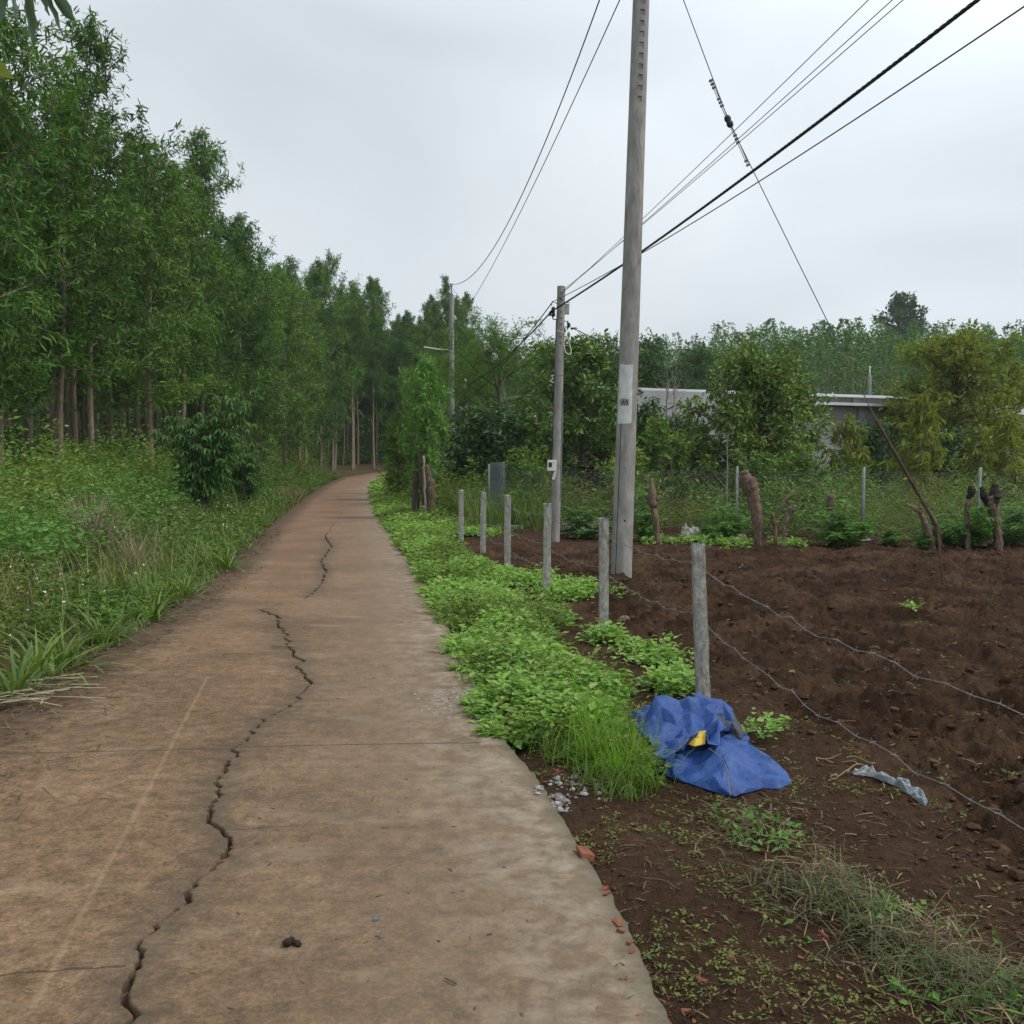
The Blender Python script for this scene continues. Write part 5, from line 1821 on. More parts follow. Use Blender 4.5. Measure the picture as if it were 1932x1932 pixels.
# low tin roofed shelter among the shrubs by the slim pole
sx0 = at(896, 788, 33.0)
lt_ = empty('tin_shelter', (sx0.x, 33.0, tz(0, 33)))
tag(lt_, 'low shelter with a pale tin roof edge half hidden by dark shrubs', 'shelter')
zr = sx0.z - tz(0, 33)
mb = MB(); mb.box((1.35, .9, zr), (2.9, 2.2, .05), Euler((R(7), 0, R(2)))); mb.build('roof', M_ROOFW, lt_)
for sx_ in (.05, 2.6):
    for sy_ in (.1, 1.7):
        mb = MB(); mb.box((sx_, sy_, zr / 2 - .1), (.10, .10, zr + .12)); mb.build('post', M_BARK2, lt_)
mb = MB(); mb.box((1.3, 1.85, zr / 2 - .1), (2.6, .06, zr - .1)); mb.build('back_wall', M_BARK2, lt_)

# hut of near black sheets left of the thick pole
dn = empty('black_hut', (X(1140, 26.2), 26.2, 0))
tag(dn, 'small black hut left of the thick pole', 'hut')
mb = MB()
V = []
for i in range(15):
    a = i / 14
    V += [(-.55 + 1.1 * a, .05 * math.sin(i * 1.9), -.1), (-.5 + 1.0 * a, .04 * math.sin(i * 2.3), 1.25 + .06 * math.sin(i))]
mb.add(V, [[2 * i, 2 * i + 2, 2 * i + 3, 2 * i + 1] for i in range(14)])
mb.build('hut_front', M_SHADE_BLACK, dn)
mb = MB(); mb.box((0, .7, 1.29), (1.2, 1.5, .03)); mb.build('hut_top', M_SHADE_BLACK, dn)
mb = MB(); mb.box((-.58, .7, .6), (.03, 1.4, 1.3)); mb.box((.58, .7, .6), (.03, 1.4, 1.3)); mb.build('hut_side', M_SHADE_BLACK, dn).__setitem__('kind', 'stuff')

# pale metal sheets leaning under the yellow green tree
ms = empty('metal_sheet', (X(1852, 30), 30, 0))
tag(ms, 'pale blue grey metal sheet standing under the large yellow green tree', 'metal sheet')
mb = MB()
V = []
for i in range(25):
    p = (-.45 + .9 * i / 24, .02 * (1 if i % 2 else -1))
    V += [(p[0], p[1], -.05), (p[0], p[1] + .12, 1.25)]
mb.add(V, [[2 * i, 2 * i + 2, 2 * i + 3, 2 * i + 1] for i in range(24)])
mb.build('sheet', M_CORR, ms)
mb = MB(); mb.box((0, .03, .62), (.92, .03, .05)); mb.build('batten', M_BARK2, ms)

# ---------------------------------------------------------------- pruned stakes, stumps and roots
def px_line(pts, d): return [at(a / 1.2422, b / 1.2422, d) for a, b in pts]


def gnarl(mb, pts, rad, seed, n=9):
    """lumpy limb through the given points"""
    rg = np.random.default_rng(seed)
    P = np.array([tuple(p) for p in pts]); m = len(P)
    t = np.linspace(0, m - 1, (m - 1) * 6 + 1)
    C = np.stack([np.interp(t, np.arange(m), P[:, i]) for i in range(3)], -1)
    r = np.interp(t, np.arange(m), rad) * (1 + .12 * rg.standard_normal(len(t)))
    C[1:-1] += rg.normal(0, .006, (len(t) - 2, 3))
    fl = 1 + .16 * np.sin(np.linspace(0, 2 * np.pi, n, endpoint=False) * 3 + rg.uniform(0, 6))[None] + .10 * rg.standard_normal((1, n))
    k0 = mb.n
    mb.tube(C, r, n, True, .07, rg)
    Vv = mb.V[-1]
    ring = Vv[:len(t) * n].reshape(len(t), n, 3)
    ring = C[:, None] + (ring - C[:, None]) * fl[..., None]
    Vv[:len(t) * n] = ring.reshape(-1, 3)


def stake(label, lines, d, name='tree_stump', mat=None, tops=()):
    o0 = px_line(lines[0][0][:1], d)[0]
    o0.z = float(gz(o0.x, o0.y))
    o = empty(name, o0)
    tag(o, label, 'stump', 'pruned stakes along the chain link fence')
    for i, (ln, rad) in enumerate(lines):
        P = px_line(ln, d)
        if i == 0: P[0].z = o0.z - .12
        mb = MB(); gnarl(mb, [p - o0 for p in P], rad, 500 + i + int(ln[0][0]))
        mb.build('trunk' if i == 0 else 'limb', mat or M_STUMP, o, True)
    for ln, rad in tops:
        P = px_line(ln, d)
        mb = MB(); gnarl(mb, [p - o0 for p in P], rad, 900 + int(ln[0][0]))
        mb.build('charred_top', M_CHAR, o, True)
    return o


stake('thin pruned stake with a knobbly head just right of the thick pole', [([(1546, 1282), (1536, 1225), (1531, 1190), (1529, 1165), (1525, 1122)], [.045, .045, .055, .07, .03]),
      ([(1530, 1185), (1521, 1168), (1518, 1160)], [.04, .04, .03]), ([(1532, 1188), (1541, 1168), (1541, 1152)], [.035, .04, .025])], 18.2)
stake('thick split and barkless stump leaning beside the galvanised fence post', [([(1779, 1281), (1772, 1214), (1762, 1162), (1749, 1128), (1742, 1104)], [.075, .085, .10, .13, .05]),
      ([(1766, 1185), (1770, 1150), (1771, 1125)], [.05, .06, .02]), ([(1756, 1150), (1752, 1115), (1748, 1100)], [.07, .05, .02]), ([(1752, 1150), (1737, 1130), (1733, 1118)], [.07, .045, .02])], 17.9)
stake('low forked grey stake right of the thick split stump', [([(1820, 1275), (1817, 1235), (1811, 1204)], [.04, .04, .035]), ([(1816, 1215), (1838, 1175), (1863, 1151)], [.03, .028, .022])], 17.8)
stake('pale forked stake with two arms beside a small leafy plant', [([(1834, 1287), (1838, 1258), (1835, 1235), (1848, 1205), (1863, 1186)], [.035, .04, .045, .045, .05]),
      ([(1840, 1255), (1846, 1243)], [.03, .02]), ([(1845, 1212), (1850, 1190)], [.035, .025])], 17.6)
stake('forked stake with a long left arm standing under the rusty pipe', [([(2193, 1293), (2178, 1255), (2164, 1222), (2156, 1197)], [.05, .045, .045, .04]), ([(2157, 1200), (2143, 1190), (2124, 1181)], [.035, .028, .02]), ([(2157, 1200), (2158, 1188)], [.03, .03])], 17.3)
stake('second leaning stake touching the foot of the rusty pipe', [([(2207, 1293), (2200, 1260), (2192, 1228), (2180, 1200)], [.05, .045, .04, .03])], 17.4)
stake('slim stake with a blackened tip half hidden in a bush', [([(2270, 1297), (2268, 1250), (2266, 1197), (2272, 1165)], [.045, .045, .04, .04])], 17.3, tops=[([(2272, 1168), (2276, 1150), (2277, 1138)], [.05, .06, .04])])
stake('tall stump with a big charred forked head', [([(2344, 1292), (2338, 1250), (2332, 1212), (2325, 1181), (2318, 1165)], [.06, .065, .075, .09, .08])], 17.2,
      tops=[([(2326, 1190), (2331, 1160), (2333, 1134)], [.085, .10, .05]), ([(2318, 1178), (2305, 1162), (2300, 1142)], [.07, .06, .035])])
stake('square cut brown post rising out of the rounded green bush', [([(1948, 1260), (1948, 1200), (1947, 1160)], [.07, .07, .075])], 18.3, 'cut_post')
stake('old dark tree trunk wrapped in dead creepers at the road edge', [([(1003, 1208), (998, 1160), (992, 1110), (985, 1060)], [.13, .12, .10, .08]), ([(1000, 1170), (1006, 1110), (1003, 1060)], [.05, .05, .04])], 25.3, mat=M_BARK2)
stake('thin pale pole propped against the old trunk at the road edge', [([(998, 1218), (995, 1150), (992, 1068)], [.032, .03, .028])], 24.6, 'pole_stake', mat=M_TWIG)
stake('short mossy trunk stub beside the old trunk at the road edge', [([(976, 1195), (974, 1150), (976, 1105)], [.10, .09, .06])], 25.6, mat=M_BARK2)
stake('knotted brown trunk right of the propped pole at the road edge', [([(1013, 1205), (1012, 1160), (1008, 1125), (1000, 1090)], [.08, .10, .09, .05])], 25.0)

# dug up stump and roots by the second fence post
def rooty(name, px, py, s, label, seed, nroots):
    g = gnd(px, py, -.04)
    rg = np.random.default_rng(seed)
    o = empty(name, (g.x, g.y, float(gz(g.x, g.y))))
    tag(o, label, 'stump', 'dug up stumps')
    mb = MB()
    V, T = blobs(np.array([[0, 0, s * .45]]), np.array([s * .62]), rg, .9, .22)
    me = MB().add(V, None, T).mesh('burl', M_STUMP, True)
    b = link('burl', me, o)
    sb = b.modifiers.new('s', 'SUBSURF'); sb.levels = sb.render_levels = 2
    for k in range(nroots):
        a = rg.uniform(0, 6.28)
        L_ = s * rg.uniform(1.0, 2.2)
        pts = [Vector((0, 0, s * .35))]
        for q in range(1, 5):
            t = q / 4
            pts.append(Vector((math.cos(a) * L_ * t, math.sin(a) * L_ * t, s * .35 * (1 - t) + rg.uniform(.0, .25) * s)))
            a += rg.uniform(-.5, .5)
        mb = MB(); gnarl(mb, pts, list(s * np.array([.16, .12, .09, .06, .03])), seed * 7 + k, 6)
        mb.build('root', M_STUMP, o, True)
    return o


rooty('tree_stump', 1180, 1172, .15, 'brown knotty stump lying at the foot of the weathered fence post', 31, 4)
rooty('root_tangle', 1192, 1246, .085, 'tangle of thick brown roots on the bare soil near the weathered fence post', 32, 9)

# ---------------------------------------------------------------- lying things
def lying(name, a, b, r, mat, label, cat, square=False, group=None):
    a, b = Vector(a), Vector(b)
    c = (a + b) / 2
    mb = MB()
    if square:
        d = (b - a); q = Vector((1, 0, 0)).rotation_difference(d.normalized())
        mb.box((0, 0, 0), (d.length, r * 2, r * 1.7), q.to_euler())
        o = bevel(mb.build(name, mat), .008)
    else:
        mb.tube([a - c, (a + b) / 2 - c + Vector((0, 0, r * .3)), b - c], [r, r * .9, r * .7], 7)
        o = mb.build(name, mat, None, True)
    o.location = c
    return tag(o, label, cat, group)


def on(px, py, dz): 
    g = gnd(px, py); return Vector((g.x, g.y, float(gz(g.x, g.y)) + dz))
lying('fallen_post', on(912, 991, .07), on(998, 994, .06), .06, M_POST, 'fallen pale concrete post lying on the ground behind the end of the wire fence', 'post', True)
lying('fallen_post', on(935, 998, .05), on(985, 1000, .05), .045, M_POST, 'shorter fallen post lying in front of the pale one', 'post', True)
_q = random.Random(3)
for i in range(16):
    c = on(1085 + _q.uniform(-25, 28), 1004 + _q.uniform(-6, 10), .04 + .02 * (i % 5))
    a = _q.uniform(-.6, .6); l = _q.uniform(.25, .6)
    lying('dead_branch', c - Vector((math.cos(a) * l, math.sin(a) * l, .02)), c + Vector((math.cos(a) * l, math.sin(a) * l, .05 + .1 * _q.random())), .012 + .014 * _q.random(), M_STUMP if i % 3 else M_TWIG,
          'dry branch in the brushwood pile right of the slim pole foot', 'branch', group='brushwood pile')
def crumple(name, px, py, w, h, label, cat, mat, seed):
    c = on(px, py, .02)
    rd = random.Random(seed)
    o = empty(name, c)
    poly = []
    for k in range(10):
        a = k / 10 * 6.283
        poly.append((c.x + math.cos(a) * w * rd.uniform(.7, 1.1), c.y + math.sin(a) * w * .7 * rd.uniform(.7, 1.1), c.z - .02))
    creased('cloth', poly, lambda x, y: c.z + h * max(0, 1 - ((x - c.x) ** 2 + (y - c.y) ** 2) / w ** 2), 26, seed, mat, o, c, h * .5, minD=w * .18)
    return tag(o, label, cat)
crumple('rag', 1304, 1012, .23, .16, 'crumpled dirty black and white rag at the far edge of the plot', 'rag', M_RAG, 5)
crumple('rag', 1352, 1008, .11, .09, 'small scrap of dirty pale cloth beside the leafy plant at the field edge', 'rag', M_RAG, 6)

# ---------------------------------------------------------------- weeds, grass and ground cover
def herbs(x, y, z, H, nl, L, W, rg, spread, upb=1.2, rise=.25, tm=TM_DIAMOND):
    n = len(x)
    L = np.broadcast_to(np.asarray(L, float), (n,)); W = np.broadcast_to(np.asarray(W, float), (n,))
    B = np.stack([x, y, z], -1)
    lean = rg.normal(0, .22, (n, 2)) * H[:, None]
    u = rg.uniform(.12, 1.0, (n, nl)) ** .8
    az = rg.uniform(0, 6.28, (n, nl))
    r = spread[:, None] * rg.uniform(.1, 1, (n, nl)) * (1.15 - .55 * u)
    P = np.stack([B[:, None, 0] + lean[:, None, 0] * u + r * np.cos(az), B[:, None, 1] + lean[:, None, 1] * u + r * np.sin(az), B[:, None, 2] + H[:, None] * u], -1)
    D = np.stack([np.cos(az), np.sin(az), rg.uniform(-.5, .5, (n, nl)) + rise], -1)
    s = rg.uniform(.45, 1.35, (n, nl))
    return leaf_geo(P.reshape(-1, 3), D.reshape(-1, 3), (L[:, None] * s).ravel(), (W[:, None] * s).ravel(), rg, tm, upb)


def stuff(name, parts, mat, label, cat):
    """parts: list of (V, Q, T)"""
    Vs, Qs, Ts, k = [], [], [], 0
    for V, Q, T in parts:
        Vs.append(V)
        if len(Q): Qs.append(np.asarray(Q) + k)
        if len(T): Ts.append(np.asarray(T) + k)
        k += len(V)
    o = link(name, mesh_np(name, np.concatenate(Vs), [np.concatenate(Qs) if Qs else [], np.concatenate(Ts) if Ts else []], mat))
    return tag(o, label, cat, kind='stuff')


rg = np.random.default_rng(70)
# --- left verge
def left_pts(n, y0, y1, s0=0.0, s1=99.0):
    y = y0 * (y1 / y0) ** rg.random(n)
    lim = np.maximum(xe(y) - .5, -.58 * y - 2.2)
    a, b = np.maximum(lim, xl(y) - s1), xl(y) - s0
    return a + (b - a) * rg.random(n), y


x, y = left_pts(9500, 5.6, 64, .12)
sl = xl(y) - x
cl_ = fbm(x * .55, y * .55, 81)
keep = (cl_ > .30)
near_gap = (y < 9) & (sl < .35 + .5 * fbm(y * 1.1, y * 0, 8))
keep &= ~near_gap
x, y, sl, cl_ = x[keep], y[keep], sl[keep], cl_[keep]
H = (.16 + .42 * sstep(.1, 2.0, sl) + .35 * sstep(3.0, 6.0, sl)) * np.clip(.1 + 3.2 * (fbm(x * .9, y * .9, 82, 3) - .28), .25, 1.7) * rg.uniform(.6, 1.4, len(x))
L = .046 + .0022 * y
lo = fbm(x * .35 + 5, y * .35, 83)
A_ = lo > .47
stuff('verge_weeds', [herbs(x[A_], y[A_], terr(x[A_], y[A_]), H[A_], 15, L[A_], L[A_] * .48, rg, .06 + .16 * H[A_], 1.0)], M_WEED, 'dense green leafy weeds along the left side of the lane', 'weeds')
B_ = ~A_
stuff('verge_scrub', [herbs(x[B_], y[B_], terr(x[B_], y[B_]), H[B_] * 1.08, 17, L[B_] * .85, L[B_] * .30, rg, .06 + .16 * H[B_], .7)], M_WEED2, 'duller olive green scrubby weeds on the left verge', 'weeds')
# taller scrub against the trees
x, y = left_pts(3200, 13, 70, 3.0)
H = rg.uniform(.6, 1.3, len(x)) * np.clip(.25 + 3.0 * (fbm(x * .55, y * .55, 88, 3) - .3), .3, 1.6)
stuff('tall_scrub', [herbs(x, y, terr(x, y), H, 26, .075 + .0016 * y, .036 + .0007 * y, rg, .18 + .14 * H, .8)], M_WEED, 'tall leafy undergrowth at the foot of the plantation', 'weeds')
x, y = left_pts(1500, 11, 30, 1.6)
kq = fbm(x * .7 + 11, y * .7, 140, 3)
x, y, kq = x[kq > .5], y[kq > .5], kq[kq > .5]
H = rg.uniform(.55, 1.15, len(x)) * np.clip(4 * (kq - .42), .5, 1.2)
stuff('bushy_weeds', [herbs(x, y, terr(x, y), H, 30, .085, .040, rg, .14 + .16 * H, .9)], M_BUSH, 'darker bushy weeds standing in clumps on the left verge', 'weeds')
x, y = left_pts(1900, 26, 90, 4.5)
y = y; x = x - rg.uniform(0, 3.5, len(x))
H = rg.uniform(.8, 1.7, len(x))
stuff('forest_undergrowth', [herbs(x, y, terr(x, y), H, 18, .17, .07, rg, .22 + .14 * H, .8)], M_ACACIA, 'dark undergrowth inside the plantation edge', 'weeds')
# grass blades
x, y = left_pts(11000, 5.0, 50, .03, 3.4)
g_ = fbm(x * .8 + 3, y * .8, 84)
keep = g_ > .42
keep &= ~((y < 8.0) & (xl(y) - x < .32))
x, y, g_ = x[keep], y[keep], g_[keep]
Lb = rg.uniform(.18, .55, len(x)) * (.6 + .9 * g_)
V, Q = blade_geo(np.stack([x, y, terr(x, y)], -1), rg.uniform(0, 6.28, len(x)), Lb, .008 + .0009 * y, rg.uniform(.5, 1.9, len(x)), rg, rg.uniform(.05, .5, len(x)))
stuff('wild_grass', [(V, Q, [])], M_GRASS2, 'arching wild grass blades among the left verge weeds', 'grass')
# low lawn like fringe where the weeds meet the lane
y = 5.4 * (40 / 5.4) ** rg.random(5200); x = xl(y) + rg.uniform(-.45, .06, len(y)) * (1 + y * .02)
k_ = fbm(y * 1.5, x * 3, 19) > .46
x, y = x[k_], y[k_]
V, Q = blade_geo(np.stack([x, y, terr(x, y) * 0 + np.maximum(terr(x, y), .0)], -1), rg.uniform(0, 6.28, len(x)), rg.uniform(.05, .16, len(x)), .006 + .0008 * y, rg.uniform(.3, 1.6, len(x)), rg, .4)
stuff('fringe_grass', [(V, Q, [])], M_GRASS2, 'short grass fringe creeping over the left road edge', 'grass')
# small white flowers
x, y = left_pts(420, 7, 34, .3, 4.5)
k_ = fbm(x * .6, y * .6, 87) > .47
x, y = x[k_], y[k_]
hz = (.28 + .34 * sstep(.1, 2.2, xl(y) - x)) * rg.uniform(.85, 1.35, len(x))
P = np.repeat(np.stack([x, y, terr(x, y) + hz], -1), 4, 0)
V, Q, T = leaf_geo(P, rg.normal(0, 1, (len(P), 3)), 0.012 + .0006 * P[:, 1], .010 + .0005 * P[:, 1], rg, TM_DIAMOND, 2)
stuff('white_flowers', [(V, Q, [])], M_FLOWER, 'tiny white flower heads scattered over the left weeds', 'flowers')
# dry stalks
x, y = left_pts(1300, 7, 34, .4, 6)
V, Q = blade_geo(np.stack([x, y, terr(x, y)], -1), rg.uniform(0, 6.28, len(x)), rg.uniform(.35, .9, len(x)), .008, rg.uniform(.1, .7, len(x)), rg, .25, 4)
stuff('dry_stalks', [(V, Q, [])], M_DRY, 'thin dry stalks poking out of the left weeds', 'grass')


def tuft(name, px, py, n, Ls, Wb, spread, mat, label, d=None, tilt=.25, bend=(.1, .9), seed=1, zoff=0.0, group=None):
    rq = np.random.default_rng(seed)
    g = gnd(px, py) if d is None else at(px, py, d)
    bz = float(gz(g.x, g.y))
    r = np.abs(rq.normal(0, spread, n)); a = rq.uniform(0, 6.28, n)
    x_, y_ = r * np.cos(a), r * np.sin(a)
    P = np.stack([x_, y_, np.zeros(n)], -1)
    V, Q = blade_geo(P, a + rq.normal(0, .6, n), rq.uniform(Ls[0], Ls[1], n), Wb, rq.uniform(bend[0], bend[1], n), rq, np.minimum(.08 + r / spread * tilt, 1.0), 4)
    o = link(name, mesh_np(name, V, [Q], mat), loc=(g.x, g.y, bz + zoff))
    return tag(o, label, 'grass', group)


tuft('dry_grass_tuft', 172, 1068, 420, (.55, 1.05), .010, .17, M_STALK, 'tall straw coloured dry grass tuft on the left verge', seed=3, tilt=.18)
tuft('dry_grass_tuft', 250, 1085, 130, (.35, .75), .008, .12, M_STALK, 'smaller leaning dry grass tuft beside the tall straw coloured one', seed=4, tilt=.35)
tuft('dry_grass_tuft', 548, 950, 120, (.5, .8), .014, .30, M_DRY, 'dry brown grass at the foot of the hand leaved bushes', seed=5, tilt=.3)
tuft('dry_grass_tuft', 40, 1165, 110, (.35, .7), .007, .22, M_DRY, 'thin brown dry grass tuft on the near part of the left verge', seed=6, tilt=.3)
tuft('dry_grass_tuft', 320, 1010, 130, (.4, .8), .010, .35, M_DRY, 'sparse brown dry grass patch behind the tall straw coloured tuft', seed=7, tilt=.3)
for i, (px, py, l) in enumerate(((70, 1280, .55), (190, 1215, .45), (285, 1170, .42), (30, 1318, .5), (430, 1075, .5), (120, 1258, .5), (350, 1125, .4))):
    tuft('broad_grass_clump', px, py, 46, (l * .7, l * 1.25), .024, .09, M_GRASS2 if i % 2 else M_WEED, 'clump of broad arching grass leaves at the left road edge', seed=20 + i, tilt=.5, bend=(.9, 2.0),
         group='broad grass clumps on the left edge')

# --- right verge: bright carpet of small leaved creepers
n = 8200
y = 5.75 * (62 / 5.75) ** (rg.random(n) ** 1.25)
wdt = np.minimum(xf(y) - .12 - xr(y), 1.55) * (y < 20) + (y >= 20) * np.interp(y, [20, 30, 62], [1.6, 1.7, 2.6])
wdt = wdt * (.62 + .75 * fbm(y * 1.1, y * 0, 90, 3)) * np.interp(y, [5.7, 6.6, 8, 12, 18, 20], [.55, .72, .75, .95, .95, 1.1])
u = rg.random(n)
x = xr(y) + wdt * u - .07 + .12 * (fbm(y * 2.3, y * 0 + 3, 92, 3) - .5)
gap = fbm(x * 2.2, y * 2.2, 93, 3)
keep = (gap > .25) & (rg.random(n) < np.clip((gap - .20) * 6, .3, 1))
x, y, u, gap = x[keep], y[keep], u[keep], gap[keep]
H = (.05 + .15 * np.sin(np.clip(u, 0, 1) * math.pi) ** .6) * rg.uniform(.5, 1.5, len(x)) * np.clip(.45 + 1.5 * (gap - .28), .4, 1.1) + .03 * (y > 22)
L = (.040 + .0020 * y) * rg.choice([.7, 1.0, 1.0, 1.35], len(x))
zc = gz(x, y) * (y < 25) + terr(x, y) * (y >= 25)
mixk = fbm(x * 1.1 + 7, y * 1.1, 94, 3) + rg.normal(0, .06, len(x))
A_ = mixk < .545
stuff('verge_creeper', [herbs(x[A_], y[A_], zc[A_], H[A_], 11, L[A_], L[A_] * .62, rg, .05 + .25 * H[A_] + .002 * y[A_], 2.2, .15, TM_DIAMOND)], M_COVER, 'bright green carpet of small leaved creeper along the right road edge', 'ground cover')
B_ = ~A_
stuff('verge_mixed_weeds', [herbs(x[B_], y[B_], zc[B_], H[B_] * 1.25, 12, L[B_] * .9, L[B_] * .38, rg, .05 + .25 * H[B_] + .002 * y[B_], 1.2, .25, TM_DIAMOND)], M_WEED, 'duller narrow leaved weeds mixed into the creeper on the right road edge', 'weeds')
k_ = rg.random(len(x)) < .22
V, Q = blade_geo(np.stack([x[k_], y[k_], zc[k_]], -1), rg.uniform(0, 6.28, k_.sum()), rg.uniform(.12, .34, k_.sum()), .005 + .0006 * y[k_], rg.uniform(.3, 1.6, k_.sum()), rg, .35)
stuff('verge_grass', [(V, Q, [])], M_GRASS2, 'single grass blades standing out of the creeper on the right road edge', 'grass')
k_ = rg.random(len(x)) < .05
P = np.stack([x[k_], y[k_], zc[k_] + H[k_] * rg.uniform(.3, 1, k_.sum())], -1)
V, Q, T = leaf_geo(P, rg.normal(0, 1, P.shape) * np.array([1, 1, .3]), .03 + .0015 * y[k_], .018 + .0008 * y[k_], rg)
stuff('dead_leaves', [(V, Q, [])], M_STRAW, 'dead brown leaves caught in the creeper on the right road edge', 'litter')
# patches of it round the fence posts
pp = []
for px, py, s, m in ((1090, 1118, .35, 170), (1065, 1122, .35, 160), (1262, 1290, .14, 110), (1275, 1275, .12, 50), (1140, 1200, .14, 70), (1205, 1225, .15, 60), (1010, 1100, .4, 90), (1250, 1240, .25, 50), (1450, 1375, .16, 12),
                     (900, 1010, .5, 140), (960, 1095, .5, 80), (1240, 1022, .5, 60), (1330, 1025, .5, 60), (1380, 1030, .45, 50), (1490, 1030, .25, 60), (1720, 1150, .1, 8)):
    g = gnd(px, py)
    x = g.x + rg.normal(0, s * .5, m); y = g.y + rg.normal(0, s * .7, m)
    H = rg.uniform(.05, .17, m)
    L = np.full(m, .040 + .0016 * g.y)
    pp.append(herbs(x, y, gz(x, y), H, 9, L, L * .6, rg, .05 + .2 * H, 2.0, .2))
stuff('creeper_patches', pp, M_COVER, 'scattered patches of small leaved creeper around the fence posts', 'ground cover')
# weedy brownish margin in front of the grass tuft
n = 900
px = rg.uniform(915, 1240, n); py = rg.uniform(1315, 1480, n)
k_ = (py < 1345 + (px - 915) * .42) & (py > 1285 + (px - 915) * .25)
G = np.array([tuple(gnd(a, b)) for a, b in zip(px[k_], py[k_])])
H = rg.uniform(.05, .20, len(G))
L = np.full(len(G), .036)
stuff('margin_weeds', [herbs(G[:, 0], G[:, 1], gz(G[:, 0], G[:, 1]), H, 10, L, L * .45, rg, .04 + .2 * H, 1.2)], M_WEED2, 'dull low weeds between the lane edge and the bright grass tuft', 'weeds')
def grass_band(pts, n, Ls, Wb, sp_, label, seed, mat=M_GRASS):
    """a ragged stand of grass along a short line, blades leaning mostly out of the creeper towards the plot"""
    rq = np.random.default_rng(seed)
    W = np.array([tuple(gnd(*p)) for p in pts])
    t = rq.uniform(0, len(pts) - 1, n)
    x_ = np.interp(t, np.arange(len(pts)), W[:, 0]) + rq.normal(0, sp_, n)
    y_ = np.interp(t, np.arange(len(pts)), W[:, 1]) + rq.normal(0, sp_ * 1.2, n)
    o_ = W[len(W) // 2]
    clump = fbm(x_ * 9, y_ * 9, seed, 2)
    k = clump > .38
    x_, y_, clump = x_[k], y_[k], clump[k]
    z_ = gz(x_, y_)
    P = np.stack([x_ - o_[0], y_ - o_[1], z_], -1)
    V, Q = blade_geo(P, rq.normal(-.7, 1.5, len(x_)), rq.uniform(Ls[0], Ls[1], len(x_)) * (.5 + clump), Wb, rq.uniform(.3, 2.0, len(x_)), rq, rq.uniform(.03, .55, len(x_)), 4)
    o = link('grass_clump', mesh_np('grass_clump', V, [Q], mat), loc=(o_[0], o_[1], 0))
    return tag(o, label, 'grass')


grass_band([(1070, 1345), (1105, 1385), (1145, 1425), (1190, 1458)], 2400, (.15, .32), .0054, .08, 'lush bright green grass stand between the creeper and the blue tarp', 31)
grass_band([(1110, 1345), (1140, 1370), (1165, 1400)], 800, (.15, .30), .0054, .07, 'bright grass clump at the back corner of the blue tarp', 35)
grass_band([(1000, 1370), (1060, 1405), (1120, 1445), (1190, 1478)], 1000, (.07, .20), .0050, .07, 'thin dull grass fringe above the spilled gravel', 38, M_GRASS2)

# --- behind the chain link fence
n = 6200
y = rg.uniform(18.6, 29, n); x = rg.uniform(-1.8, .56 * 29 + 1.5, n)
clx = np.interp(x, [p[0] for p in CLP], [p[1] for p in CLP])
k_ = (y > clx + .05) & (x < .56 * y + 1.5)
x, y, clx = x[k_], y[k_], clx[k_]
H = rg.uniform(.5, 1.2, len(x)) * np.clip(.3 + 2.6 * (fbm(x * .8, y * .8, 95, 3) - .3), .35, 1.5)
L = np.full(len(x), .10)
q = fbm(x * .4, y * .4, 96) > .48
stuff('field_edge_weeds', [herbs(x[q], y[q], terr(x[q], y[q]), H[q], 18, L[q], L[q] * .46, rg, .10 + .14 * H[q], 1.0)], M_WEED, 'tall green weeds growing through the chain link fence', 'weeds')
q = ~q
stuff('field_edge_scrub', [herbs(x[q], y[q], terr(x[q], y[q]), H[q] * .95, 22, L[q] * .85, L[q] * .26, rg, .10 + .14 * H[q], .6)], M_WEED2, 'olive feathery weeds behind the chain link fence', 'weeds')
n = 5200
y = rg.uniform(21, 34, n); x = rg.uniform(-3.6, 1.2, n)
k_ = (x > xr(y) + 1.7)
x, y = x[k_], y[k_]
V, Q = blade_geo(np.stack([x, y, terr(x, y)], -1), rg.uniform(0, 6.28, len(x)), rg.uniform(.6, 1.25, len(x)), .016, rg.uniform(.3, 1.2, len(x)), rg, .22)
stuff('tall_grass', [(V, Q, [])], M_GRASS2, 'tall olive grass between the road trees and the netting roll', 'grass')
n = 1500
y = rg.uniform(26, 60, n); x = xr(y) + rg.uniform(1.2, 6.5, n)
H = rg.uniform(.5, 1.6, n)
stuff('roadside_scrub', [herbs(x, y, terr(x, y), H, 20, np.full(n, .12), np.full(n, .052), rg, .2 + .12 * H, .9)], M_WEED, 'green scrub filling the right roadside under the trees', 'weeds')

# --- seedlings and moss on the bare strip
n = 2600
y = 2.2 * (6.2 / 2.2) ** rg.random(n); x = xr(y) + .01 + (xf(y) + .5 - xr(y)) * rg.random(n) ** 1.4
k_ = fbm(x * 2.4, y * 2.4, 97) > .50
x, y = x[k_], y[k_]
H = rg.uniform(.006, .035, len(x))
L = rg.uniform(.008, .021, len(x))
stuff('seedlings', [herbs(x, y, gz(x, y), H, 6, L, L * .55, rg, .012 + .5 * H, 2.0, .2)], M_WEED2, 'sparse small green seedlings on the bare strip beside the lane', 'weeds')
n = 420
y = 4.0 * (17 / 4.0) ** rg.random(n); x = xf(y) + .4 + rg.random(n) * (soil_x1(y) - xf(y) - 1)
k_ = fbm(x * 1.1, y * 1.1, 98) > .55
x, y = x[k_], y[k_]
H = rg.uniform(.02, .07, len(x)); L = rg.uniform(.02, .05, len(x))
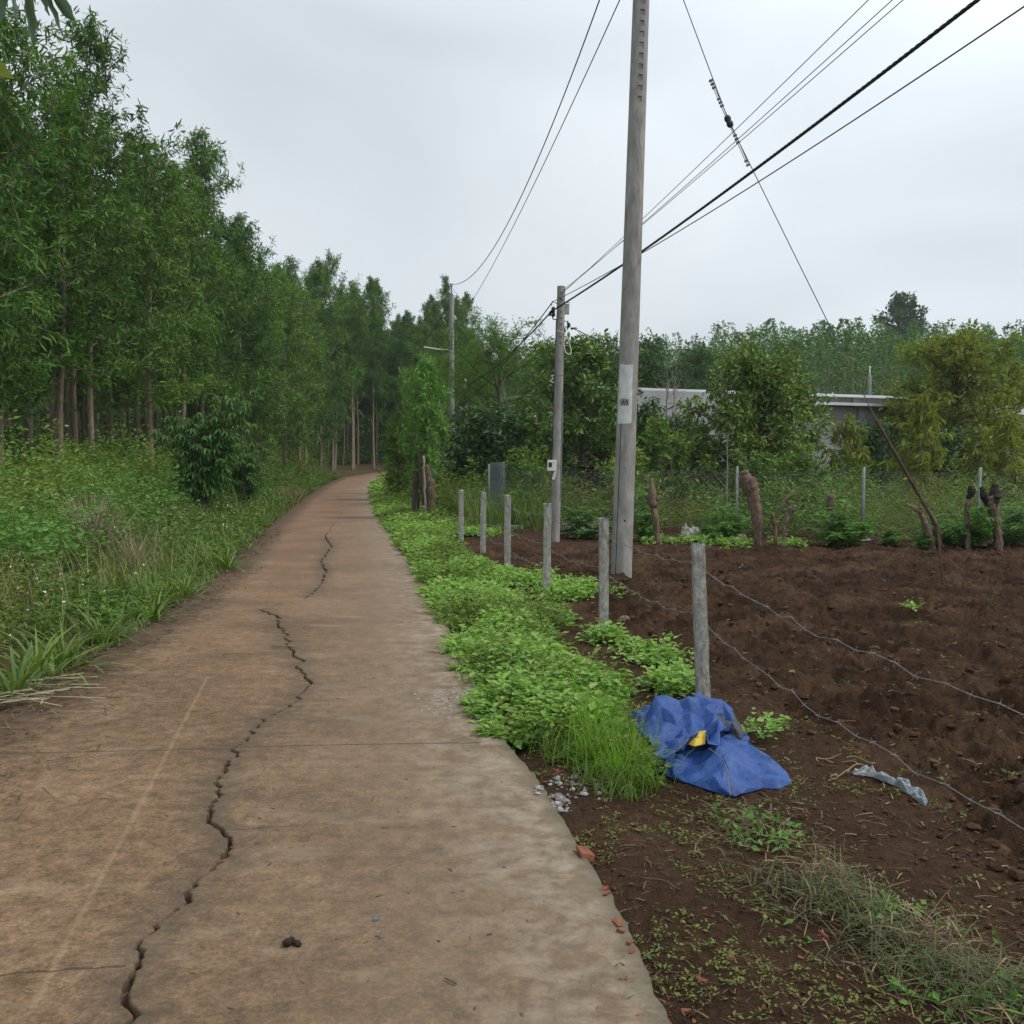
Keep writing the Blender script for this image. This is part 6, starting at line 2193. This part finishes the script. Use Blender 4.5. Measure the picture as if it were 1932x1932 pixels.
stuff('field_seedlings', [herbs(x, y, gz(x, y), H, 5, L, L * .45, rg, .02 + .3 * H, 1.5, .3)], M_WEED2, 'a few small green shoots coming up in the ploughed soil', 'weeds')


# --- litter: lying bits of straw and stalk
def bits(x, y, z, L, W, rg, az=None, tiltz=.12):
    n = len(x)
    a = rg.uniform(0, 6.28, n) if az is None else az
    D = np.stack([np.cos(a), np.sin(a), rg.normal(0, tiltz, n)], -1)
    P = np.stack([x, y, z], -1) - D * (L * .5)[:, None]
    tm = (np.array([[0, .5, 0], [0, -.5, 0], [.5, -.45, .04], [.5, .45, .04], [1, -.25, 0], [1, .25, 0]]), np.array([[0, 1, 2, 3], [3, 2, 4, 5]]))
    return leaf_geo(P, D, L, W, rg, tm, 3)


n = 900
y = 3.4 * (18 / 3.4) ** rg.random(n); x = xf(y) - .2 + rg.random(n) * (soil_x1(y) - xf(y))
stuff('field_straw', [bits(x, y, gz(x, y) + .012, rg.uniform(.02, .085, n) , .003 + .0005 * y, rg)], M_STRAW, 'pale bits of straw strewn over the ploughed soil', 'straw')
n = 1700
y = 2.2 * (7 / 2.2) ** rg.random(n); x = xr(y) + (xf(y) + .4 - xr(y)) * rg.random(n)
stuff('verge_straw', [bits(x, y, gz(x, y) + .006, rg.uniform(.015, .08, n), rg.uniform(.002, .006, n), rg)], M_LITTER, 'dead brown stalks and leaf bits on the bare strip', 'litter')
n = 3600
y = 4.4 * (22 / 4.4) ** rg.random(n); x = xl(y) + np.abs(rg.normal(0, .28, n)) * np.where(rg.random(n) < .62, -1, 1) * np.interp(y, [4.4, 6.5, 9, 22], [1.9, 1.3, .6, .7]) + .05
z = np.where(x > xl(y), .012, terr(x, y) + .02)
stuff('road_litter', [bits(x, y, z, rg.uniform(.03, .14, n), .004 + .0007 * y, rg)], M_LITTER, 'brown leaf litter gathered along the left road edge', 'litter')
# bundle of straw at the left edge
sr = random.Random(12)
for i in range(34):
    px, py = sr.uniform(-20, 190), 0
    py = 1300 + sr.uniform(-12, 38) - (px - 60) * .05
    g = gnd(px, py)
    a = sr.gauss(.15, .55); l = sr.uniform(.08, .26)
    zz = (.02 if g.x > float(xl(g.y)) else tz(g.x, g.y) + .02) + .006 * (i % 5)
    c = Vector((g.x, g.y, zz + .01))
    lying('straw_stalk', c - Vector((math.cos(a) * l, math.sin(a) * l, 0)), c + Vector((math.cos(a) * l, math.sin(a) * l, .012)), sr.uniform(.0025, .0048), M_STALK, 'pale dry stalk in the straw bundle at the left road edge', 'stalk', group='straw bundle at the left edge')

# --- heap of cut weeds on the strip
path = [(1395, 1530), (1470, 1585), (1530, 1640), (1600, 1690), (1680, 1735), (1760, 1780), (1850, 1850), (1925, 1900)]
pw = np.array([tuple(gnd(*p)) for p in path])
def on_path(n, w):
    t = rg.uniform(0, len(path) - 1, n)
    x = np.interp(t, np.arange(len(path)), pw[:, 0]) + rg.normal(0, w, n)
    y = np.interp(t, np.arange(len(path)), pw[:, 1]) + rg.normal(0, w, n)
    hz = .075 * np.exp(-((x - np.interp(t, np.arange(len(path)), pw[:, 0])) ** 2 + (y - np.interp(t, np.arange(len(path)), pw[:, 1])) ** 2) / (2 * .12 ** 2)) * rg.random(n)
    return x, y, gz(x, y) + .006 + hz
n = 2600
x, y, z = on_path(n, .13)
k_ = fbm(x * 5, y * 5, 120, 3) > .47
x, y, z = x[k_], y[k_], z[k_]
n = len(x)
zone = fbm(x * 3.2 + 4, y * 3.2, 130, 3) + rg.normal(0, .05, n)
lift = 1 + 1.2 * (fbm(x * 4, y * 4, 131, 2) > .52)
z = gz(x, y) + .006 + (z - gz(x, y)) * lift
for nm, mt, sel, lab in (('cut_stems', M_DRY, (zone > .475) & (zone < .515), 'tangled heap of wilting cut stems on the strip beside the plot'),
                         ('cut_green_stems', M_WILT, zone >= .515, 'greener wilting stems in the heap of cut weeds'),
                         ('cut_brown_stems', M_LITTER, zone <= .475, 'rotting brown stems in the heap of cut weeds')):
    m_ = int(sel.sum())
    V, Q = blade_geo(np.stack([x[sel], y[sel], z[sel]], -1), rg.uniform(0, 6.28, m_), rg.uniform(.05, .19, m_), rg.uniform(.002, .0055, m_), rg.uniform(.2, 2.6, m_), rg, rg.uniform(.75, 1.55, m_), 5)
    stuff(nm, [(V, Q, [])], mt, lab, 'cut weeds')
x, y, z = on_path(1500, .13)
k_ = fbm(x * 3.5, y * 3.5, 121, 3) > .5
x, y, z = x[k_], y[k_], z[k_]
m_ = len(x)
V1_, Q1_, T1_ = leaf_geo(np.stack([x, y, z + .015], -1), rg.normal(0, 1, (m_, 3)) * np.array([1, 1, .5]), rg.uniform(.018, .06, m_), rg.uniform(.008, .026, m_), rg, TM_DIAMOND, 1.0)
stuff('cut_leaves', [(V1_, Q1_, [])], M_BUSH, 'pale wilting leaves in the heap of cut weeds', 'cut weeds')
n = 380
x, y, z = on_path(n, .14)
stuff('cut_straw', [bits(x, y, z, rg.uniform(.04, .16, n), rg.uniform(.002, .005, n), rg, tiltz=.3)], M_DRY, 'dry yellow stalks mixed into the heap of cut weeds', 'cut weeds')

# --- gravel
n = 150
c = rg.integers(0, 3, n)
cxp = np.array([1062, 1105, 1050])[c] + rg.normal(0, 1, n) * np.array([26, 42, 18])[c]
cyp = np.array([1455, 1462, 1490])[c] + rg.normal(0, 1, n) * np.array([14, 12, 10])[c]
G = np.array([tuple(gnd(a, b)) for a, b in zip(cxp, cyp)])
s = .005 + .016 * rg.random(n) ** 2
V1_, T1_ = blobs(np.stack([G[:, 0], G[:, 1], np.where(G[:, 0] < xr(G[:, 1]), .004, gz(G[:, 0], G[:, 1])) + s * .3], -1), s, rg, .7, .16)
m = 260
cxp = rg.normal(880, 38, m); cyp = rg.normal(1325, 16, m)
G = np.array([tuple(gnd(a, b)) for a, b in zip(cxp, cyp)])
s = rg.uniform(.003, .011, m)
V2_, T2_ = blobs(np.stack([G[:, 0], G[:, 1], np.where(G[:, 0] < xr(G[:, 1]), .004, gz(G[:, 0], G[:, 1])) + s * .3], -1), s, rg, .7, .16)
o = link('gravel', mesh_np('gravel', np.concatenate([V1_, V2_]), [np.concatenate([T1_, T2_ + len(V1_)])], M_STONE))
tag(o, 'small pale gravel spilled along the right edge of the lane', 'gravel', kind='stuff')

# --- broken brick
bk = random.Random(5)
spots = [(1103, 1615, .052), (1142, 1664, .030), (1152, 1672, .026), (1140, 1680, .022), (1166, 1748, .026), (1160, 1740, .020), (1189, 1784, .020), (1212, 1802, .022), (1052, 1437, .034), (1062, 1446, .026), (1043, 1479, .034),
         (1031, 1452, .022), (1145, 1690, .02), (1172, 1762, .018), (1320, 1808, .022), (1262, 1890, .03), (1295, 1862, .022), (1555, 1740, .03), (1440, 1700, .018), (1380, 1778, .024), (1330, 1690, .016), (1250, 1840, .016), (1700, 1782, .024)]
for i in range(26):
    spots.append((1180 + bk.random() * 420, 1690 + bk.random() * 235, .007 + .011 * bk.random()))
for i, (px, py, s) in enumerate(spots):
    s = s * .66
    g = on(px, py, s * .08)
    if g.x < float(xr(g.y)): g.z = s * .3 + .004
    rq = np.random.default_rng(i)
    P = np.array([[-1, -1, -1], [1, -1, -1], [1, 1, -1], [-1, 1, -1], [-1, -1, 1], [1, -1, 1], [1, 1, 1], [-1, 1, 1]], float) * np.array([1, .62, .40]) * s + rq.normal(0, s * .24, (8, 3))
    mb = MB().add(P, [[0, 3, 2, 1], [4, 5, 6, 7], [0, 1, 5, 4], [1, 2, 6, 5], [2, 3, 7, 6], [3, 0, 4, 7]])
    o = mb.build('brick_fragment', M_BRICK)
    o.location = g; o.rotation_euler = (bk.uniform(-.3, .3), bk.uniform(-.3, .3), bk.uniform(0, 6.28))
    bevel(o, s * .08, 1)
    lab = {0: 'largest orange brick chunk lying against the slab edge', 8: 'orange brick chunk on top of the gravel below the grass', 10: 'flat orange brick piece at the slab edge by the gravel', 17: 'brick fragment caught in the heap of cut weeds',
           22: 'brick bit at the lower end of the cut weed heap'}.get(i, 'small orange brick crumb trodden into the bare strip by the lane' if s < .019 else 'orange brick fragment in the soil beside the slab edge')
    tag(o, lab, 'brick', 'broken brick along the lane')

# --- small things on the lane
def road_thing(name, px, py, label, cat, mat, lumps, group=None):
    g = gnd(px, py)
    rq = np.random.default_rng(int(px))
    P = np.array([[l[0], l[1], l[2] * .55] for l in lumps]); S = np.array([l[2] for l in lumps])
    V, T = blobs(P, S, rq, .85, .15)
    o = link(name, MB().add(V, None, T).mesh(name, mat, True), loc=(g.x, g.y, .004))
    sb = o.modifiers.new('s', 'SUBSURF'); sb.levels = sb.render_levels = 1
    return tag(o, label, cat, group)
road_thing('dung', 545, 1787, 'small dark clump of dung on the lane right of the crack', 'dung', M_DUNG, [(-.005, 0, .022), (.022, .01, .015), (.032, -.002, .012), (.004, .022, .016), (-.018, .012, .010)])
for i, (px, py, s, lab) in enumerate(((710, 1736, .022, 'flat bluish slate chip lying on the lane'), (713, 1768, .013, 'tiny slate chip just below the bluish one'))):
    g = gnd(px, py)
    mb = MB().add([(-s * .5, -s, 0), (s * .45, -s * .8, 0), (s * .5, s * .7, 0), (-s * .3, s, 0), (-s * .45, -s * .9, .005), (s * .4, -s * .75, .005), (s * .45, s * .65, .005), (-s * .28, s * .9, .005)],
                  [[0, 3, 2, 1], [4, 5, 6, 7], [0, 1, 5, 4], [1, 2, 6, 5], [2, 3, 7, 6], [3, 0, 4, 7]])
    o = mb.build('slate_chip', M_SLATE); o.location = (g.x, g.y, .007)
    tag(o, lab, 'stone')
for i, (px, py, l, a, lab) in enumerate(((370, 1225, .09, .3, 'short white stick on the left part of the lane'), (470, 1235, .42, .25, 'long pale dry twig lying across the lane left of the crack'),
                                        (535, 1222, .20, 0, 'thin pale twig pointing at the crack'), (850, 1858, .05, 2.4, 'small curved black twig on the right slab'), (98, 1438, .05, .5, 'white bit of stick at the left road edge'))):
    g = gnd(px, py)
    c = Vector((g.x, g.y, .012))
    lying('twig', c - Vector((math.cos(a) * l / 2, math.sin(a) * l / 2, 0)), c + Vector((math.cos(a) * l / 2, math.sin(a) * l / 2, 0)), .005 if i != 3 else .003, M_STRAW if i != 3 else M_BARK2, lab, 'twig')
n = 240
y = 2.8 * (9 / 2.8) ** rg.random(n); x = xl(y) + .3 + rg.random(n) ** .8 * (xr(y) - xl(y) - .35)
o = stuff('road_crumbs', [bits(x, y, np.full(n, .008), rg.uniform(.006, .03, n), rg.uniform(.003, .008, n), rg)], M_LITTER, 'tiny leaf crumbs scattered on the lane', 'litter')

# --- plastic strip and straw by the plot edge
strip = [gnd(a, b) for a, b in ((1612, 1440), (1650, 1447), (1690, 1466), (1720, 1486), (1748, 1500))]
pl = empty('plastic_strip', strip[2])
tag(pl, 'crumpled grey blue plastic strip half buried at the edge of the ploughed soil', 'plastic')
poly = []
for i, p in enumerate(strip): poly.append((p.x - .018, p.y - .03, float(gz(p.x, p.y)) + .0))
for p in reversed(strip): poly.append((p.x + .018, p.y + .03, float(gz(p.x, p.y)) + .0))
creased('strip', poly, lambda x, y: float(gz(x, y)) + .022, 60, 8, M_PLASTIC, pl, strip[2], .018, minD=.014)
for i, (px, py) in enumerate(((1600, 1432), (1625, 1440), (1585, 1448), (1560, 1425), (1615, 1428))):
    g = on(px, py, .02)
    mb = MB(); mb.tube([Vector((.05 * math.cos(t * 1.3 + i), .05 * math.sin(t + i * 2), .008 * math.sin(3 * t))) * (1 + .4 * t) for t in np.linspace(0, 2.6, 12)], .0035, 5)
    o = mb.build('straw_curl', M_DRY); o.location = g
    tag(o, 'curled yellow straw beside the grey plastic strip', 'straw', 'yellow straw curls by the plastic')

# ---------------------------------------------------------------- branch hanging in at the upper left, from a roadside tree just out of view
ot = empty('roadside_tree', (-3.9, 1.6, 0))
tag(ot, 'leafy bough with long hanging leaves reaching in over the lane', 'tree')
oo = Vector((-3.9, 1.6, 0))
def ap(px, py, d): return at(px, py, d) - oo
mb = MB()
mb.tube([(0, 0, -.2), (.05, .05, 1.2), (.12, .3, 2.4), (.35, .8, 3.3), (.5, 1.0, 4.2)], [.11, .10, .085, .06, .04], 9)
mb.tube([(.12, .3, 2.4), (.8, .9, 3.1), (1.4, 1.5, 3.42), tuple(ap(-40, -30, 3.4)), tuple(ap(40, -28, 3.45))], [.05, .04, .025, .012, .007], 7)
mb.build('trunk', M_BARK2, ot, True)
def big_leaf(name, p0, p1, w, mat, droop, twist):
    p0, p1 = Vector(p0), Vector(p1)
    d = p1 - p0
    ln = d.length; d.normalize()
    side = d.cross(Vector((math.sin(twist), math.cos(twist), .25))).normalized()
    up = side.cross(d)
    V = []
    m = 9
    for i in range(m):
        t = i / (m - 1)
        ww = w * (math.sin(math.pi * min(1, t * .93 + .05)) ** .75) * (1 - .25 * t)
        c = p0 + d * ln * t - Vector((0, 0, droop * ln * (t * t - t)))
        wob = .06 * w * math.sin(i * 2.1)
        V += [tuple(c - side * ww / 2 + up * (ww * .16 + wob)), tuple(c), tuple(c + side * ww / 2 + up * (ww * .16 - wob))]
    Q = [[3 * i + k, 3 * i + k + 1, 3 * i + k + 4, 3 * i + k + 3] for i in range(m - 1) for k in (0, 1)]
    o = link(name, mesh_np(name, V, [Q], mat, True), ot)
    return o
M_MANGO = leafmat('hanging_leaf', [(.020, .055, .022), (.035, .085, .030), (.06, .12, .04)], trans=.25, rough=.4, spec=.5)
for p0, p1, w, dr, tw in (((45, -20), (64, 85), .062, .0, .5), ((78, -24), (118, 68), .058, -.05, 1.0), ((95, -30), (140, 38), .050, -.25, .2), ((20, -22), (28, 40), .06, .0, 1.4), ((70, -22), (92, 30), .05, .1, .8), ((5, -28), (-12, 60), .06, 0, .3)):
    big_leaf('leaf', ap(p0[0], p0[1], 3.45), ap(p1[0], p1[1], 3.40), w, M_MANGO, dr, tw)
big_leaf('leaf', ap(-45, 108, 3.3), ap(26, 148, 3.25), .05, M_YELLOW, .1, .4)
mb = MB(); mb.tube([ap(-30, -28, 3.4), ap(-70, 60, 3.35), ap(-45, 108, 3.3)], .004, 5); mb.build('twig', M_BARK2, ot)

# ---------------------------------------------------------------- damp air
hz = bpy.data.materials.new('haze_air')
hz.use_nodes = True
hn = hz.node_tree.nodes
hn.clear()
ho = hn.new('ShaderNodeOutputMaterial')
hv = hn.new('ShaderNodeVolumePrincipled')
hv.inputs['Color'].default_value = (.90, .95, .98, 1)
hv.inputs['Density'].default_value = .0004
hv.inputs['Anisotropy'].default_value = .2
hz.node_tree.links.new(hv.outputs[0], ho.inputs['Volume'])
mb = MB()
mb.box((0, 300, 15), (900, 1300, 34))
haze = mb.build('haze', hz)
tag(haze, 'thin damp haze lying over the whole place', 'haze', kind='stuff')
